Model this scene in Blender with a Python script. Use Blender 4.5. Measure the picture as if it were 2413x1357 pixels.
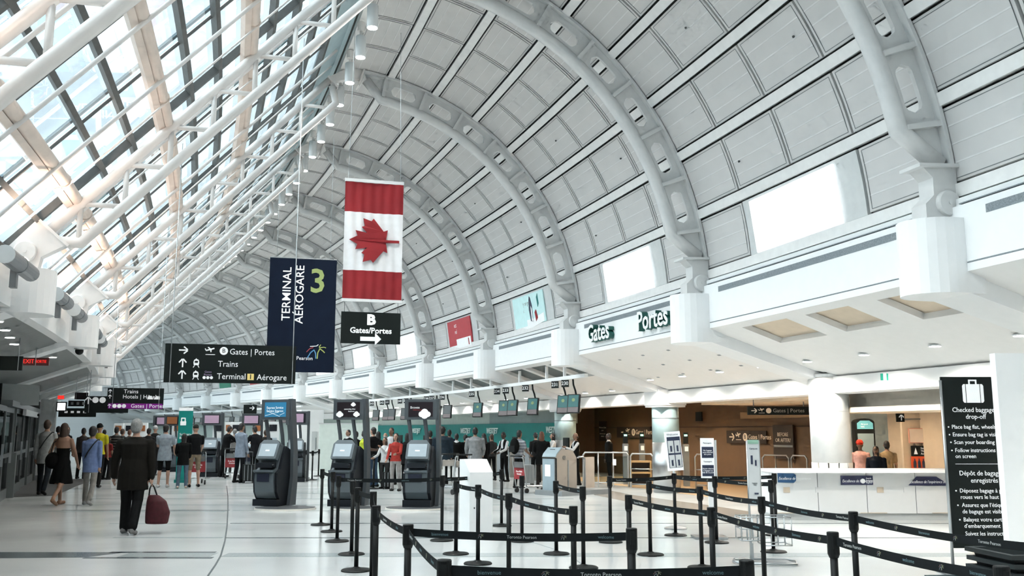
import bpy, math, random
import numpy as np
from mathutils import Vector, Matrix
random.seed(7)
for o in list(bpy.data.objects): bpy.data.objects.remove(o)
SC = bpy.context.scene
COL = SC.collection
PI = math.pi
# ------------------------------------------------------------------ camera
CAM_H = 1.65
FPX = 2200.36; PITCH = 0.15212; YC = 676.55; CX = 1206.5
cam = bpy.data.cameras.new('camera'); cam_o = bpy.data.objects.new('camera', cam); COL.objects.link(cam_o)
cam.sensor_width = 36.0; cam.lens = 36.0 * FPX / 2413.0; cam.shift_y = -0.0008
cam.clip_end = 500; cam.clip_start = 0.1
cam_o.location = (0, 0, CAM_H); cam_o.rotation_euler = (PI / 2 + PITCH, 0, 0)
SC.camera = cam_o
# ------------------------------------------------------------------ light of the place
SC.view_settings.view_transform = 'Standard'; SC.view_settings.look = 'None'
SC.view_settings.exposure = 1.05; SC.view_settings.gamma = 1.0; SC.view_settings.use_curve_mapping = False
world = bpy.data.worlds.new('overcast_sky'); SC.world = world; world.use_nodes = True
SC.cycles.max_bounces = 5; SC.cycles.diffuse_bounces = 3; SC.cycles.glossy_bounces = 2; SC.cycles.adaptive_threshold = 0.1; SC.cycles.adaptive_min_samples = 12; SC.cycles.transparent_max_bounces = 10; SC.cycles.caustics_reflective = False; SC.cycles.caustics_refractive = False
_nt = world.node_tree; _bg = _nt.nodes['Background']
_bg.inputs[0].default_value = (0.88, 0.96, 1.0, 1); _bg.inputs[1].default_value = 1.5
sun = bpy.data.lights.new('veiled_sun', 'SUN'); sun.energy = 2.2; sun.angle = math.radians(85); sun.color = (1.0, 0.95, 0.90)
sun_o = bpy.data.objects.new('veiled_sun', sun); COL.objects.link(sun_o)
sun_o.rotation_euler = Vector((0.62, 0.10, -0.78)).to_track_quat('-Z', 'Y').to_euler()
# ------------------------------------------------------------------ hall geometry (curved in plan)
PSI = -0.19629; RB = 26.4124; D0 = 1.54219; BAY = 6.5; RAD = RB * BAY
def W(i, x, z=0.0):
    a = (D0 + i) / RB
    lx = (RAD + x) * math.cos(a) - RAD; ly = (RAD + x) * math.sin(a)
    return Vector((lx * math.cos(PSI) + ly * math.sin(PSI), -lx * math.sin(PSI) + ly * math.cos(PSI), z))
def RZ(i): return (D0 + i) / RB - PSI
def PL(i): return Matrix.Translation(W(i, 0)) @ Matrix.Rotation(RZ(i), 4, 'Z')
def AT(i, x, z=0.0, rot=0.0): return Matrix.Translation(W(i, x, z)) @ Matrix.Rotation(RZ(i) + rot, 4, 'Z')
def lc(d, x, z):      # point in the frame of a station, d bays further on along the curve
    a = d / RB
    return ((RAD + x) * math.cos(a) - RAD, (RAD + x) * math.sin(a), z)
def ray(u, v):
    a = (u - CX) / FPX; b = (YC - v) / FPX; c, s = math.cos(PITCH), math.sin(PITCH)
    return Vector((a, c - b * s, s + b * c))
def spot(u, v, z=0.0):            # place on the horizontal plane z
    r = ray(u, v); t = (z - CAM_H) / r.z
    return Vector((r.x * t, r.y * t, z))
def deep(u, v, Y):                # place at distance Y
    r = ray(u, v); t = Y / r.y
    return Vector((r.x * t, Y, CAM_H + r.z * t))
# ------------------------------------------------------------------ materials
MATS = {}
def mat(name, col, rough=0.5, metal=0.0, emit=0.0, var=0.04, scale=6.0, spec=0.5, ecol=None):
    if name in MATS: return MATS[name]
    m = bpy.data.materials.new(name); m.use_nodes = True
    nt = m.node_tree; b = nt.nodes['Principled BSDF']
    c = (*col, 1.0)
    if var > 0:
        tc = nt.nodes.new('ShaderNodeTexCoord'); nz = nt.nodes.new('ShaderNodeTexNoise'); rp = nt.nodes.new('ShaderNodeValToRGB')
        nz.inputs['Scale'].default_value = scale; nz.inputs['Detail'].default_value = 3
        nt.links.new(tc.outputs['Object'], nz.inputs['Vector']); nt.links.new(nz.outputs['Fac'], rp.inputs['Fac'])
        rp.color_ramp.elements[0].position = 0.3; rp.color_ramp.elements[1].position = 0.7
        rp.color_ramp.elements[0].color = (*[max(0, x * (1 - var)) for x in col], 1)
        rp.color_ramp.elements[1].color = (*[min(1, x * (1 + var)) for x in col], 1)
        nt.links.new(rp.outputs['Color'], b.inputs['Base Color'])
    else:
        b.inputs['Base Color'].default_value = c
    b.inputs['Roughness'].default_value = rough; b.inputs['Metallic'].default_value = metal
    b.inputs['Specular IOR Level'].default_value = spec
    if emit > 0:
        b.inputs['Emission Color'].default_value = (*(ecol or col), 1); b.inputs['Emission Strength'].default_value = emit
    MATS[name] = m
    return m
def glass_mat(name, tint, refl=0.08, rough=0.02):
    m = bpy.data.materials.new(name); m.use_nodes = True; nt = m.node_tree
    for n in list(nt.nodes):
        if n.type != 'OUTPUT_MATERIAL': nt.nodes.remove(n)
    out = nt.nodes['Material Output']
    tr = nt.nodes.new('ShaderNodeBsdfTransparent'); gl = nt.nodes.new('ShaderNodeBsdfGlossy'); mx = nt.nodes.new('ShaderNodeMixShader')
    fr = nt.nodes.new('ShaderNodeFresnel'); fr.inputs['IOR'].default_value = 1.35
    nz = nt.nodes.new('ShaderNodeTexNoise'); nz.inputs['Scale'].default_value = 1.3; nz.inputs['Detail'].default_value = 4
    rp = nt.nodes.new('ShaderNodeValToRGB'); tc = nt.nodes.new('ShaderNodeTexCoord')
    nt.links.new(tc.outputs['Object'], nz.inputs['Vector']); nt.links.new(nz.outputs['Fac'], rp.inputs['Fac'])
    rp.color_ramp.elements[0].color = (*[t * 0.9 for t in tint], 1); rp.color_ramp.elements[1].color = (*tint, 1)
    rp.color_ramp.elements[0].position = 0.35; rp.color_ramp.elements[1].position = 0.6
    nt.links.new(rp.outputs['Color'], tr.inputs['Color'])
    gl.inputs['Roughness'].default_value = rough
    mp = nt.nodes.new('ShaderNodeMath'); mp.operation = 'MULTIPLY'; mp.inputs[1].default_value = 0.6
    nt.links.new(fr.outputs[0], mp.inputs[0]); nt.links.new(mp.outputs[0], mx.inputs['Fac'])
    nt.links.new(tr.outputs[0], mx.inputs[1]); nt.links.new(gl.outputs[0], mx.inputs[2]); nt.links.new(mx.outputs[0], out.inputs['Surface'])
    MATS[name] = m
    return m
WHITE = mat('white_paint', (0.86, 0.87, 0.87), 0.45, var=.012)
WALLW = mat('white_plaster', (0.88, 0.89, 0.89), 0.7, var=.012)
STEELW = mat('white_steel', (0.86, 0.82, 0.79), 0.38, var=.02)
ARCHG = mat('pale_grey_steel', (0.68, 0.68, 0.67), 0.45)
PANEL = mat('ceiling_panel', (0.63, 0.615, 0.60), 0.75, var=0.03, scale=1.5)
PLINE = mat('panel_joint', (0.74, 0.73, 0.72), 0.7)
BACK = mat('dark_gap', (0.06, 0.065, 0.065), 0.8)
PURL = mat('purlin_white', (0.84, 0.83, 0.81), 0.5)
WARMTINT = mat('uplight_tinted_steel', (0.78, 0.66, 0.58), 0.42, var=0.08, scale=3)  # pinkish tint of the warm uplights is put into this steel colour
MULL = mat('mullion_bronze', (0.10, 0.10, 0.095), 0.5, var=0.15)
TEALB = mat('ridge_flashing', (0.52, 0.66, 0.70), 0.4)
GLASS = glass_mat('roof_glass', (0.90, 0.97, 1.0))
CLEAR = glass_mat('clear_glass', (0.80, 0.86, 0.86))
VENT = mat('vent_grey', (0.22, 0.25, 0.27), 0.6, var=0.3, scale=60)
BLACK = mat('black_plastic', (0.008, 0.010, 0.010), 0.5, spec=.3)
BLKSIGN = mat('sign_black', (0.007, 0.011, 0.010), 0.5, spec=.25)
SIGNW = mat('sign_white', (0.85, 0.87, 0.87), 0.5, emit=0.15)
LAMPON = mat('lamp_lens', (1, 0.99, 0.96), 0.4, emit=6.0, var=0)
LAMPWARM = mat('warm_lamp_lens', (1, 0.86, 0.66), 0.4, emit=8.0, var=0)
CHROME = mat('brushed_steel', (0.45, 0.47, 0.48), 0.28, metal=0.9)
GREYM = mat('mid_grey', (0.22, 0.24, 0.25), 0.5)
LGREY = mat('light_grey', (0.62, 0.64, 0.64), 0.6)
# ------------------------------------------------------------------ mesh building
class MB:
    def __init__(s): s.v = []; s.f = []; s.mi = []
    def add(s, vs, fs, m=0, M=None):
        n = len(s.v)
        s.v += [tuple(M @ Vector(p)) for p in vs] if M is not None else [tuple(p) for p in vs]
        for f in fs: s.f.append([n + k for k in f]); s.mi.append(m)
        return s
    def box(s, c, d, m=0, M=None, rz=0, taper=1.0):
        hx, hy, hz = d[0] / 2, d[1] / 2, d[2] / 2
        vs = []
        for z, t in ((-hz, 1.0), (hz, taper)):
            for x, y in ((-hx, -hy), (hx, -hy), (hx, hy), (-hx, hy)): vs.append(Vector((x * t, y * t, z)))
        if rz: vs = [Matrix.Rotation(rz, 3, 'Z') @ p for p in vs]
        vs = [(p.x + c[0], p.y + c[1], p.z + c[2]) for p in vs]
        return s.add(vs, [(3, 2, 1, 0), (4, 5, 6, 7), (0, 1, 5, 4), (1, 2, 6, 5), (2, 3, 7, 6), (3, 0, 4, 7)], m, M)
    def tube(s, pts, r, seg=8, m=0, M=None, caps=True, flat=None):
        P = [Vector(p) for p in pts]; n = len(P)
        rs = r if isinstance(r, (list, tuple)) else [r] * n
        vs = []; fs = []; prev = None
        for k in range(n):
            d = (P[min(k + 1, n - 1)] - P[max(k - 1, 0)]).normalized()
            if k and k < n - 1:
                d = ((P[k] - P[k - 1]).normalized() + (P[k + 1] - P[k]).normalized()).normalized()
            up = prev if prev is not None else (Vector((0, 0, 1)) if abs(d.z) < 0.9 else Vector((0, 1, 0)))
            a = d.cross(up)
            if a.length < 1e-4: a = d.cross(Vector((1, 0, 0)))
            a.normalize(); b = a.cross(d).normalized(); prev = b
            q = 1.0
            if 0 < k < n - 1:
                cs = max(0.45, d.dot((P[k + 1] - P[k]).normalized())); q = 1 / cs
            for j in range(seg):
                t = 2 * PI * j / seg
                vs.append(P[k] + a * math.cos(t) * rs[k] + b * math.sin(t) * rs[k])
        for k in range(n - 1):
            for j in range(seg):
                j2 = (j + 1) % seg
                fs.append((k * seg + j, k * seg + j2, (k + 1) * seg + j2, (k + 1) * seg + j))
        if caps:
            fs.append(tuple(range(seg - 1, -1, -1))); fs.append(tuple((n - 1) * seg + j for j in range(seg)))
        return s.add(vs, fs, m, M)
    def lathe(s, prof, seg=16, m=0, M=None):
        vs = []; fs = []; n = len(prof)
        for r, z in prof:
            for j in range(seg):
                t = 2 * PI * j / seg; vs.append((r * math.cos(t), r * math.sin(t), z))
        for k in range(n - 1):
            for j in range(seg):
                j2 = (j + 1) % seg
                fs.append((k * seg + j, k * seg + j2, (k + 1) * seg + j2, (k + 1) * seg + j))
        fs.append(tuple(range(seg - 1, -1, -1))); fs.append(tuple((n - 1) * seg + j for j in range(seg)))
        return s.add(vs, fs, m, M)
    def prism(s, pts, y0, y1, m=0, M=None):     # outline in x,z drawn out along y
        n = len(pts)
        vs = [(x, y0, z) for x, z in pts] + [(x, y1, z) for x, z in pts]
        fs = [tuple(range(n)), tuple(range(2 * n - 1, n - 1, -1))]
        fs += [(k, n + k, n + (k + 1) % n, (k + 1) % n) for k in range(n)]
        return s.add(vs, fs, m, M)
    def slab(s, pts, z0, z1, m=0, M=None):      # outline in x,y drawn out along z
        n = len(pts)
        vs = [(x, y, z0) for x, y in pts] + [(x, y, z1) for x, y in pts]
        fs = [tuple(range(n - 1, -1, -1)), tuple(range(n, 2 * n))]
        fs += [(k, (k + 1) % n, n + (k + 1) % n, n + k) for k in range(n)]
        return s.add(vs, fs, m, M)
    def sweep(s, prof, d0, d1, n=4, m=0, closed=False):   # profile (x,z) swept along the curve between stations
        vs = []; fs = []; k = len(prof)
        for j in range(n + 1):
            d = d0 + (d1 - d0) * j / n
            for x, z in prof: vs.append(lc(d, x, z))
        for j in range(n):
            for q in range(k if closed else k - 1):
                q2 = (q + 1) % k
                fs.append((j * k + q, j * k + q2, (j + 1) * k + q2, (j + 1) * k + q))
        if closed:
            fs.append(tuple(range(k - 1, -1, -1))); fs.append(tuple(n * k + q for q in range(k)))
        return s.add(vs, fs, m)
    def ball(s, c, r, seg=10, rings=7, m=0, M=None):
        rr = r if isinstance(r, (tuple, list)) else (r, r, r)
        vs = []; fs = []
        for k in range(rings + 1):
            a = -PI / 2 + PI * k / rings
            for j in range(seg):
                t = 2 * PI * j / seg
                vs.append((c[0] + rr[0] * math.cos(a) * math.cos(t), c[1] + rr[1] * math.cos(a) * math.sin(t), c[2] + rr[2] * math.sin(a)))
        for k in range(rings):
            for j in range(seg):
                j2 = (j + 1) % seg; fs.append((k * seg + j, k * seg + j2, (k + 1) * seg + j2, (k + 1) * seg + j))
        return s.add(vs, fs, m, M)
    def mesh(s, name, mats, smooth=False):
        me = bpy.data.meshes.new(name); me.from_pydata(s.v, [], s.f)
        mats = mats if isinstance(mats, (list, tuple)) else [mats]
        for q in mats: me.materials.append(q)
        if len(mats) > 1: me.polygons.foreach_set('material_index', s.mi)
        if smooth: me.polygons.foreach_set('use_smooth', [True] * len(me.polygons))
        me.update()
        return me
    def build(s, name, mats, parent=None, M=None, smooth=False):
        return obj(name, s.mesh(name, mats, smooth), parent, M)
def obj(name, me, parent=None, M=None):
    o = bpy.data.objects.new(name, me); COL.objects.link(o)
    if parent is not None: o.parent = parent
    if M is not None: o.matrix_local = M
    return o
def smooth_by_angle(o):
    pass
def tag(o, label=None, cat=None, group=None, kind=None):
    if label: o['label'] = label
    if cat: o['category'] = cat
    if group: o['group'] = group
    if kind: o['kind'] = kind
    return o
def thing(name, label, cat, M=None, group=None):
    o = bpy.data.objects.new(name, None); COL.objects.link(o); o.empty_display_size = 0.2
    if M is not None: o.matrix_local = M
    return tag(o, label, cat, group)
def copy_tree(o, M, parent=None, label=None):
    c = o.copy(); COL.objects.link(c); c.parent = parent
    if parent is None: c.matrix_local = M
    if label: c['label'] = label
    for ch in list(o.children):
        if ch.name.startswith('zz'): continue
        copy_tree(ch, None, c)
    return c
NUMW = 'first second third fourth fifth sixth seventh eighth ninth tenth eleventh twelfth thirteenth fourteenth fifteenth sixteenth seventeenth eighteenth nineteenth twentieth'.split()
def ordinal(k): return NUMW[k] if k < 20 else 'twenty-' + NUMW[k - 20] if k < 29 else 'last'
def ordinal_old(k): return ['first', 'second', 'third', 'fourth', 'fifth', 'sixth', 'seventh', 'eighth', 'ninth', 'tenth', 'eleventh', 'twelfth', 'thirteenth', 'fourteenth', 'fifteenth', 'sixteenth'][k]
# lettering -------------------------------------------------------------
TXT = {}
TMP = bpy.data.scenes.new('scratch')      # conversions happen in an otherwise empty scene, removed at the end
def evaluated_mesh(ob):
    with bpy.context.temp_override(scene=TMP, view_layer=TMP.view_layers[0]):
        dg = bpy.context.evaluated_depsgraph_get(); dg.update()
        return bpy.data.meshes.new_from_object(ob.evaluated_get(dg))
def text_mesh(s, size, m, align='LEFT', sx=1.0, depth=0.002, bold=0.0, shear=0.0, space=1.0):
    key = (s, size, m.name, align, sx, depth, bold, shear, space)
    if key in TXT: return TXT[key]
    cu = bpy.data.curves.new('lettering', 'FONT'); cu.body = s; cu.size = size; cu.align_x = align; cu.align_y = 'CENTER'
    cu.extrude = depth; cu.offset = bold; cu.resolution_u = 2; cu.shear = shear; cu.space_line = space
    ob = bpy.data.objects.new('t', cu); TMP.collection.objects.link(ob)
    me = evaluated_mesh(ob)
    me.transform(Matrix.Rotation(PI / 2, 4, 'X') @ Matrix.Diagonal((sx, 1, 1, 1)))
    me.materials.clear(); me.materials.append(m); me.name = 'lettering'
    bpy.data.objects.remove(ob); bpy.data.curves.remove(cu)
    TXT[key] = me
    return me
def text(s, size, m, parent, loc, align='LEFT', sx=1.0, depth=0.002, bold=0.0, M=None, shear=0.0, space=1.0):
    me = text_mesh(s, size, m, align, sx, depth, bold, shear, space)
    return obj('lettering', me, parent, (M or Matrix.Identity(4)) @ Matrix.Translation(loc))
def icon(name, parts, m, parent, loc, sc=1.0, t=0.004):
    b = MB()
    for p in parts: b.prism([(x * sc, z * sc) for x, z in p], -t, t)
    return b.build(name, m, parent, Matrix.Translation(loc))
def disc_pts(cx, cz, r, n=20): return [(cx + r * math.cos(2 * PI * k / n), cz + r * math.sin(2 * PI * k / n)) for k in range(n)]
def bar(x0, z0, x1, z1, w):
    d = Vector((x1 - x0, z1 - z0)); d.normalize(); n = Vector((-d.y, d.x)) * w / 2
    return [(x0 + n.x, z0 + n.y), (x0 - n.x, z0 - n.y), (x1 - n.x, z1 - n.y), (x1 + n.x, z1 + n.y)]
ARROW_R = [bar(-0.5, 0, 0.42, 0, 0.15), bar(0.5, 0.04, 0.06, 0.42, 0.15), bar(0.5, -0.04, 0.06, -0.42, 0.15)]
ARROW_U = [[(z, x) for x, z in p] for p in ARROW_R]
PLANE = [bar(-0.5, 0.06, 0.45, 0.34, 0.16), [(-0.1, 0.2), (0.1, 0.24), (-0.2, 0.5), (-0.34, 0.46)], [(-0.05, 0.12), (0.15, 0.2), (0.12, -0.12), (0.02, -0.14)], bar(-0.5, 0.06, -0.62, 0.3, 0.1), bar(-0.55, -0.42, 0.55, -0.42, 0.08)]
TRAIN = [[(-0.3, -0.25), (0.3, -0.25), (0.36, 0.1), (0.28, 0.42), (0.1, 0.52), (-0.1, 0.52), (-0.28, 0.42), (-0.36, 0.1)], bar(-0.2, -0.28, -0.36, -0.55, 0.09), bar(0.2, -0.28, 0.36, -0.55, 0.09), bar(-0.03, 0.5, -0.03, 0.62, 0.1)]
# the airport's mark: two arched legs in blue and green, red and white strokes
LOGO_C = [mat('logo_blue', (0.12, 0.34, 0.60), 0.5), mat('logo_green', (0.48, 0.56, 0.16), 0.5), mat('logo_red', (0.50, 0.08, 0.10), 0.5), SIGNW]
LOGO_G = [mat('logo_grey', (0.30, 0.32, 0.30), 0.6)] * 4
def logo(parent, loc, sc, mats=LOGO_C, M=None):
    b = MB()
    def arc(pts, w, m):
        for a, c in zip(pts, pts[1:]): b.prism([(x * sc, z * sc) for x, z in bar(*a, *c, w)], -0.003, 0.003, m)
    arc([(-0.5, -0.4), (-0.3, -0.05), (-0.1, 0.12), (0.0, -0.1), (0.02, -0.42)], 0.06, 0)
    arc([(0.1, -0.42), (0.13, -0.05), (0.25, 0.2), (0.45, 0.05), (0.55, -0.05)], 0.06, 1)
    arc([(0.2, 0.25), (0.5, 0.3), (0.62, 0.25)], 0.05, 1); arc([(0.2, 0.3), (0.3, 0.45)], 0.05, 1)
    arc([(-0.55, -0.02), (-0.35, 0.2), (-0.15, 0.26)], 0.05, 2); arc([(-0.35, 0.32), (0.05, 0.36), (0.15, 0.45)], 0.04, 3)
    return b.build('emblem', list(mats), parent, (M or Matrix.Identity(4)) @ Matrix.Translation(loc))
# ================================================================== FLOOR
def floor_material():
    m = bpy.data.materials.new('terrazzo_floor'); m.use_nodes = True; nt = m.node_tree; b = nt.nodes['Principled BSDF']
    tc = nt.nodes.new('ShaderNodeTexCoord'); n1 = nt.nodes.new('ShaderNodeTexNoise'); n2 = nt.nodes.new('ShaderNodeTexNoise')
    rp = nt.nodes.new('ShaderNodeValToRGB'); rr = nt.nodes.new('ShaderNodeMapRange')
    n1.inputs['Scale'].default_value = 90; n1.inputs['Detail'].default_value = 4; n2.inputs['Scale'].default_value = 0.5; n2.inputs['Detail'].default_value = 5
    nt.links.new(tc.outputs['Object'], n1.inputs['Vector']); nt.links.new(tc.outputs['Object'], n2.inputs['Vector'])
    mx = nt.nodes.new('ShaderNodeMath'); mx.operation = 'ADD'; nt.links.new(n1.outputs['Fac'], mx.inputs[0]); nt.links.new(n2.outputs['Fac'], mx.inputs[1])
    mh = nt.nodes.new('ShaderNodeMath'); mh.operation = 'MULTIPLY'; mh.inputs[1].default_value = 0.5; nt.links.new(mx.outputs[0], mh.inputs[0])
    nt.links.new(mh.outputs[0], rp.inputs['Fac'])
    rp.color_ramp.elements[0].position = 0.35; rp.color_ramp.elements[1].position = 0.65
    rp.color_ramp.elements[0].color = (0.54, 0.565, 0.565, 1); rp.color_ramp.elements[1].color = (0.64, 0.66, 0.66, 1)
    nt.links.new(rp.outputs['Color'], b.inputs['Base Color'])
    rr.inputs['To Min'].default_value = 0.10; rr.inputs['To Max'].default_value = 0.24
    nt.links.new(n2.outputs['Fac'], rr.inputs['Value']); nt.links.new(rr.outputs[0], b.inputs['Roughness'])
    b.inputs['Specular IOR Level'].default_value = 0.6
    return m
FLOORM = floor_material()
floor = MB().slab([(-75, -16), (32, -16), (32, 125), (-75, 125)], -0.3, 0.0).build('floor', FLOORM); tag(floor, kind='structure')
STRIPE = mat('dark_terrazzo', (0.10, 0.125, 0.135), 0.2, var=0.2, scale=40)
STRIPEL = mat('grey_terrazzo', (0.38, 0.42, 0.43), 0.2, var=0.1, scale=40)
CARPET = mat('dark_carpet', (0.075, 0.078, 0.078), 0.9, var=0.2, scale=60)
def stripe(pts, m, z=0.003, name='floor_stripe'): return MB().slab([(p[0], p[1]) for p in pts], 0.0, z).build(name, m, floor)
def rect(x0, x1, y0, y1, m): return stripe([(x0, y0), (x1, y0), (x1, y1), (x0, y1)], m)
stripe([(-9.0, 12.42), (-5.62, 12.66), (-5.28, 13.18), (-9.0, 13.2)], STRIPE)
rect(-5.5, -4.06, 13.12, 13.24, STRIPE); rect(-5.6, -3.92, 12.56, 12.68, STRIPE); rect(-5.2, -4.0, 12.68, 13.12, STRIPEL)
rect(-3.85, 8.2, 12.72, 13.1, STRIPEL)
for x0, x1, y, w, m in ((-6.2, -4.5, 14.95, .10, STRIPEL), (-4.45, 9.0, 14.92, .07, STRIPE), (-7.2, -5.1, 17.15, .08, STRIPEL), (-5.05, 8.2, 17.2, .06, STRIPE),
        (-9.6, -5.9, 19.75, .34, STRIPEL), (-9.4, -5.9, 19.98, .09, STRIPE), (-5.8, 3.0, 19.9, .12, STRIPEL), (-10.5, 2, 21.4, .16, STRIPEL), (-10.5, 1.5, 23.3, .16, STRIPEL), (-10.5, 1, 25.3, .16, STRIPEL), (-12.5, 0, 27.2, .2, STRIPEL), (-14.0, -11.0, 29.8, .3, STRIPEL), (-14, 0, 32.2, .25, STRIPEL)):
    rect(x0, x1, y - w / 2, y + w / 2, m)
_j = [spot(*q) for q in ((478, 1375), (490, 1357), (508, 1331), (520, 1310), (530, 1275), (535, 1240), (537, 1200), (537, 1170), (534, 1145))]
for a, b in zip(_j, _j[1:]): stripe([(a.x - .012, a.y), (a.x + .012, a.y), (b.x + .012, b.y), (b.x - .012, b.y)], STRIPE, .004, 'floor_joint')
_j = [spot(*q) for q in ((1246, 1275), (1300, 1292), (1345, 1310), (1372, 1330))]
for a, b in zip(_j, _j[1:]): stripe([(a.x - .01, a.y), (a.x + .01, a.y), (b.x + .01, b.y), (b.x - .01, b.y)], STRIPEL, .004, 'floor_joint')
stripe([spot(*q) for q in ((-20, 1173), (130, 1168), (176, 1147), (225, 1128), (70, 1130), (-20, 1140))], CARPET, .006, 'entrance_mat')
stripe([spot(*q) for q in ((1409, 1150), (1489, 1166), (1667, 1190), (1765, 1205), (1765, 1224), (1667, 1208), (1489, 1184), (1400, 1166))], mat('grey_brown_terrazzo', (0.24, 0.225, 0.20), 0.25), .003)
stripe([tuple(W(i, x)[:2]) for i, x in ((.9, 10.9), (.9, 17), (1.6, 17), (2.4, 17), (3.2, 17), (3.2, 10.9), (2.4, 10.9), (1.6, 10.9))], mat('tan_reflection', (0.55, 0.40, 0.25), 0.3), .004, 'floor_reflection')  # brown reflection on the floor, painted as a tan field

# ================================================================== VAULT
VX, VZ, VRAD = 1.79371, 4.36468, 6.45054
def vp(a, dr=0.0):
    t = math.radians(a); return (VX + (VRAD + dr) * math.cos(t), VZ + (VRAD + dr) * math.sin(t))
ANG = [3.0 + 10.9 * k for k in range(9)]      # purlin angles, last one near the crown
I0, I1 = -3, 14
_b = MB()
for i in range(I0, I1):
    sub = MB().sweep([vp(a, .10) for a in np.linspace(1.0, 91.5, 24)], 0, 1, 4)
    _b.add(sub.v, sub.f, 0, PL(i))
    sub = MB().sweep([vp(a, .32) for a in np.linspace(91.5, 1.0, 24)], 0, 1, 4)
    _b.add(sub.v, sub.f, 0, PL(i))
ceiling = _b.build('ceiling', BACK); tag(ceiling, kind='structure')
def panel_mesh(k):
    a0, a1 = ANG[k] + 1.15, ANG[k + 1] - 1.15
    e = 0.018 / BAY * 1.4
    m = MB()
    A = np.linspace(a0, a1, 5)
    front = [vp(a, 0.0) for a in A]; back = [vp(a, .07) for a in A[::-1]]
    m.sweep(front + back, e, .25 - e, 1, 0, True)
    fr = .055 / BAY
    for q in range(1, 4):      # the pale joints between the boards of a panel
        t = a0 + (a1 - a0) * q / 4
        m.sweep([vp(t - .09, -.004), vp(t + .09, -.004), vp(t + .09, .01), vp(t - .09, .01)], e + fr, .25 - e - fr, 1, 1, True)
    for da in (0.35, -0.35):   # fine frame line
        t = a0 + da if da > 0 else a1 + da
        m.sweep([vp(t - .05, -.003), vp(t + .05, -.003), vp(t + .05, .01), vp(t - .05, .01)], e + fr, .25 - e - fr, 1, 2, True)
    for d in (e + fr, .25 - e - fr):
        w = .006 / BAY
        m.sweep([vp(a0 + .35, -.003), vp((a0 + a1) / 2, -.003), vp(a1 - .35, -.003), vp(a1 - .35, .01), vp(a0 + .35, .01)], d - w, d + w, 1, 2, True)
    return m
PLN2 = mat('panel_frame_line', (0.20, 0.21, 0.21), 0.7)
pm = [panel_mesh(k).mesh('panel', [PANEL, PLINE, PLN2]) for k in range(8)]
BOARDS = {0, 1, 2, 3, 4, 5, 6, 7, 8, 9}
cnt = 0; rest = MB()
for i in range(-1, 8):
    for k in range(8):
        for q in range(4):
            if k == 0 and q in (1, 2) and i in BOARDS: continue
            if i == -1 and q == 0 and k > 3: 
                rest.add(*(lambda mm: (mm.v, mm.f))(panel_mesh(k)), 0, PL(i + q * .25)); continue
            obj('panel', pm[k], ceiling, PL(i + q * .25)); cnt += 1
for i in [-2] + list(range(8, I1)):
    for k in range(8):
        mm = panel_mesh(k)
        for q in range(4):
            if k == 0 and q in (1, 2) and i in BOARDS: continue
            n = len(rest.v); M = PL(i + q * .25)
            rest.v += [tuple(M @ Vector(p)) for p in mm.v]; rest.f += [[n + a for a in f] for f in mm.f]; rest.mi += mm.mi
rest_o = rest.build('panels_far', [PANEL, PLINE, PLN2], ceiling); rest_o['kind'] = 'stuff'
def purlin_mesh(k):
    a = ANG[k]; w = 0.78
    return MB().sweep([vp(a - w, -.05), vp(a + w, -.05), vp(a + w, .09), vp(a - w, .09)], 0.0, 1.0, 4, 0, True).mesh('purlin', PURL)
for k in range(9):
    me = purlin_mesh(k)
    for i in range(I0, I1): obj('purlin', me, ceiling, PL(i))

spk = MB().lathe([(.02, 0), (.018, .02), (.008, .035)], 10).mesh('sprinkler_head', BACK)
for i in range(-1, 6):
    for d, a in ((.62, 41.5), (.70, 19.0), (.30, 30.5)):
        x, z = vp(a, -.05); obj('sprinkler_head', spk, ceiling, PL(i + d) @ Matrix.Translation((x, 0, z)) @ Matrix.Rotation(math.radians(90 - a), 4, 'Y'))
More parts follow.
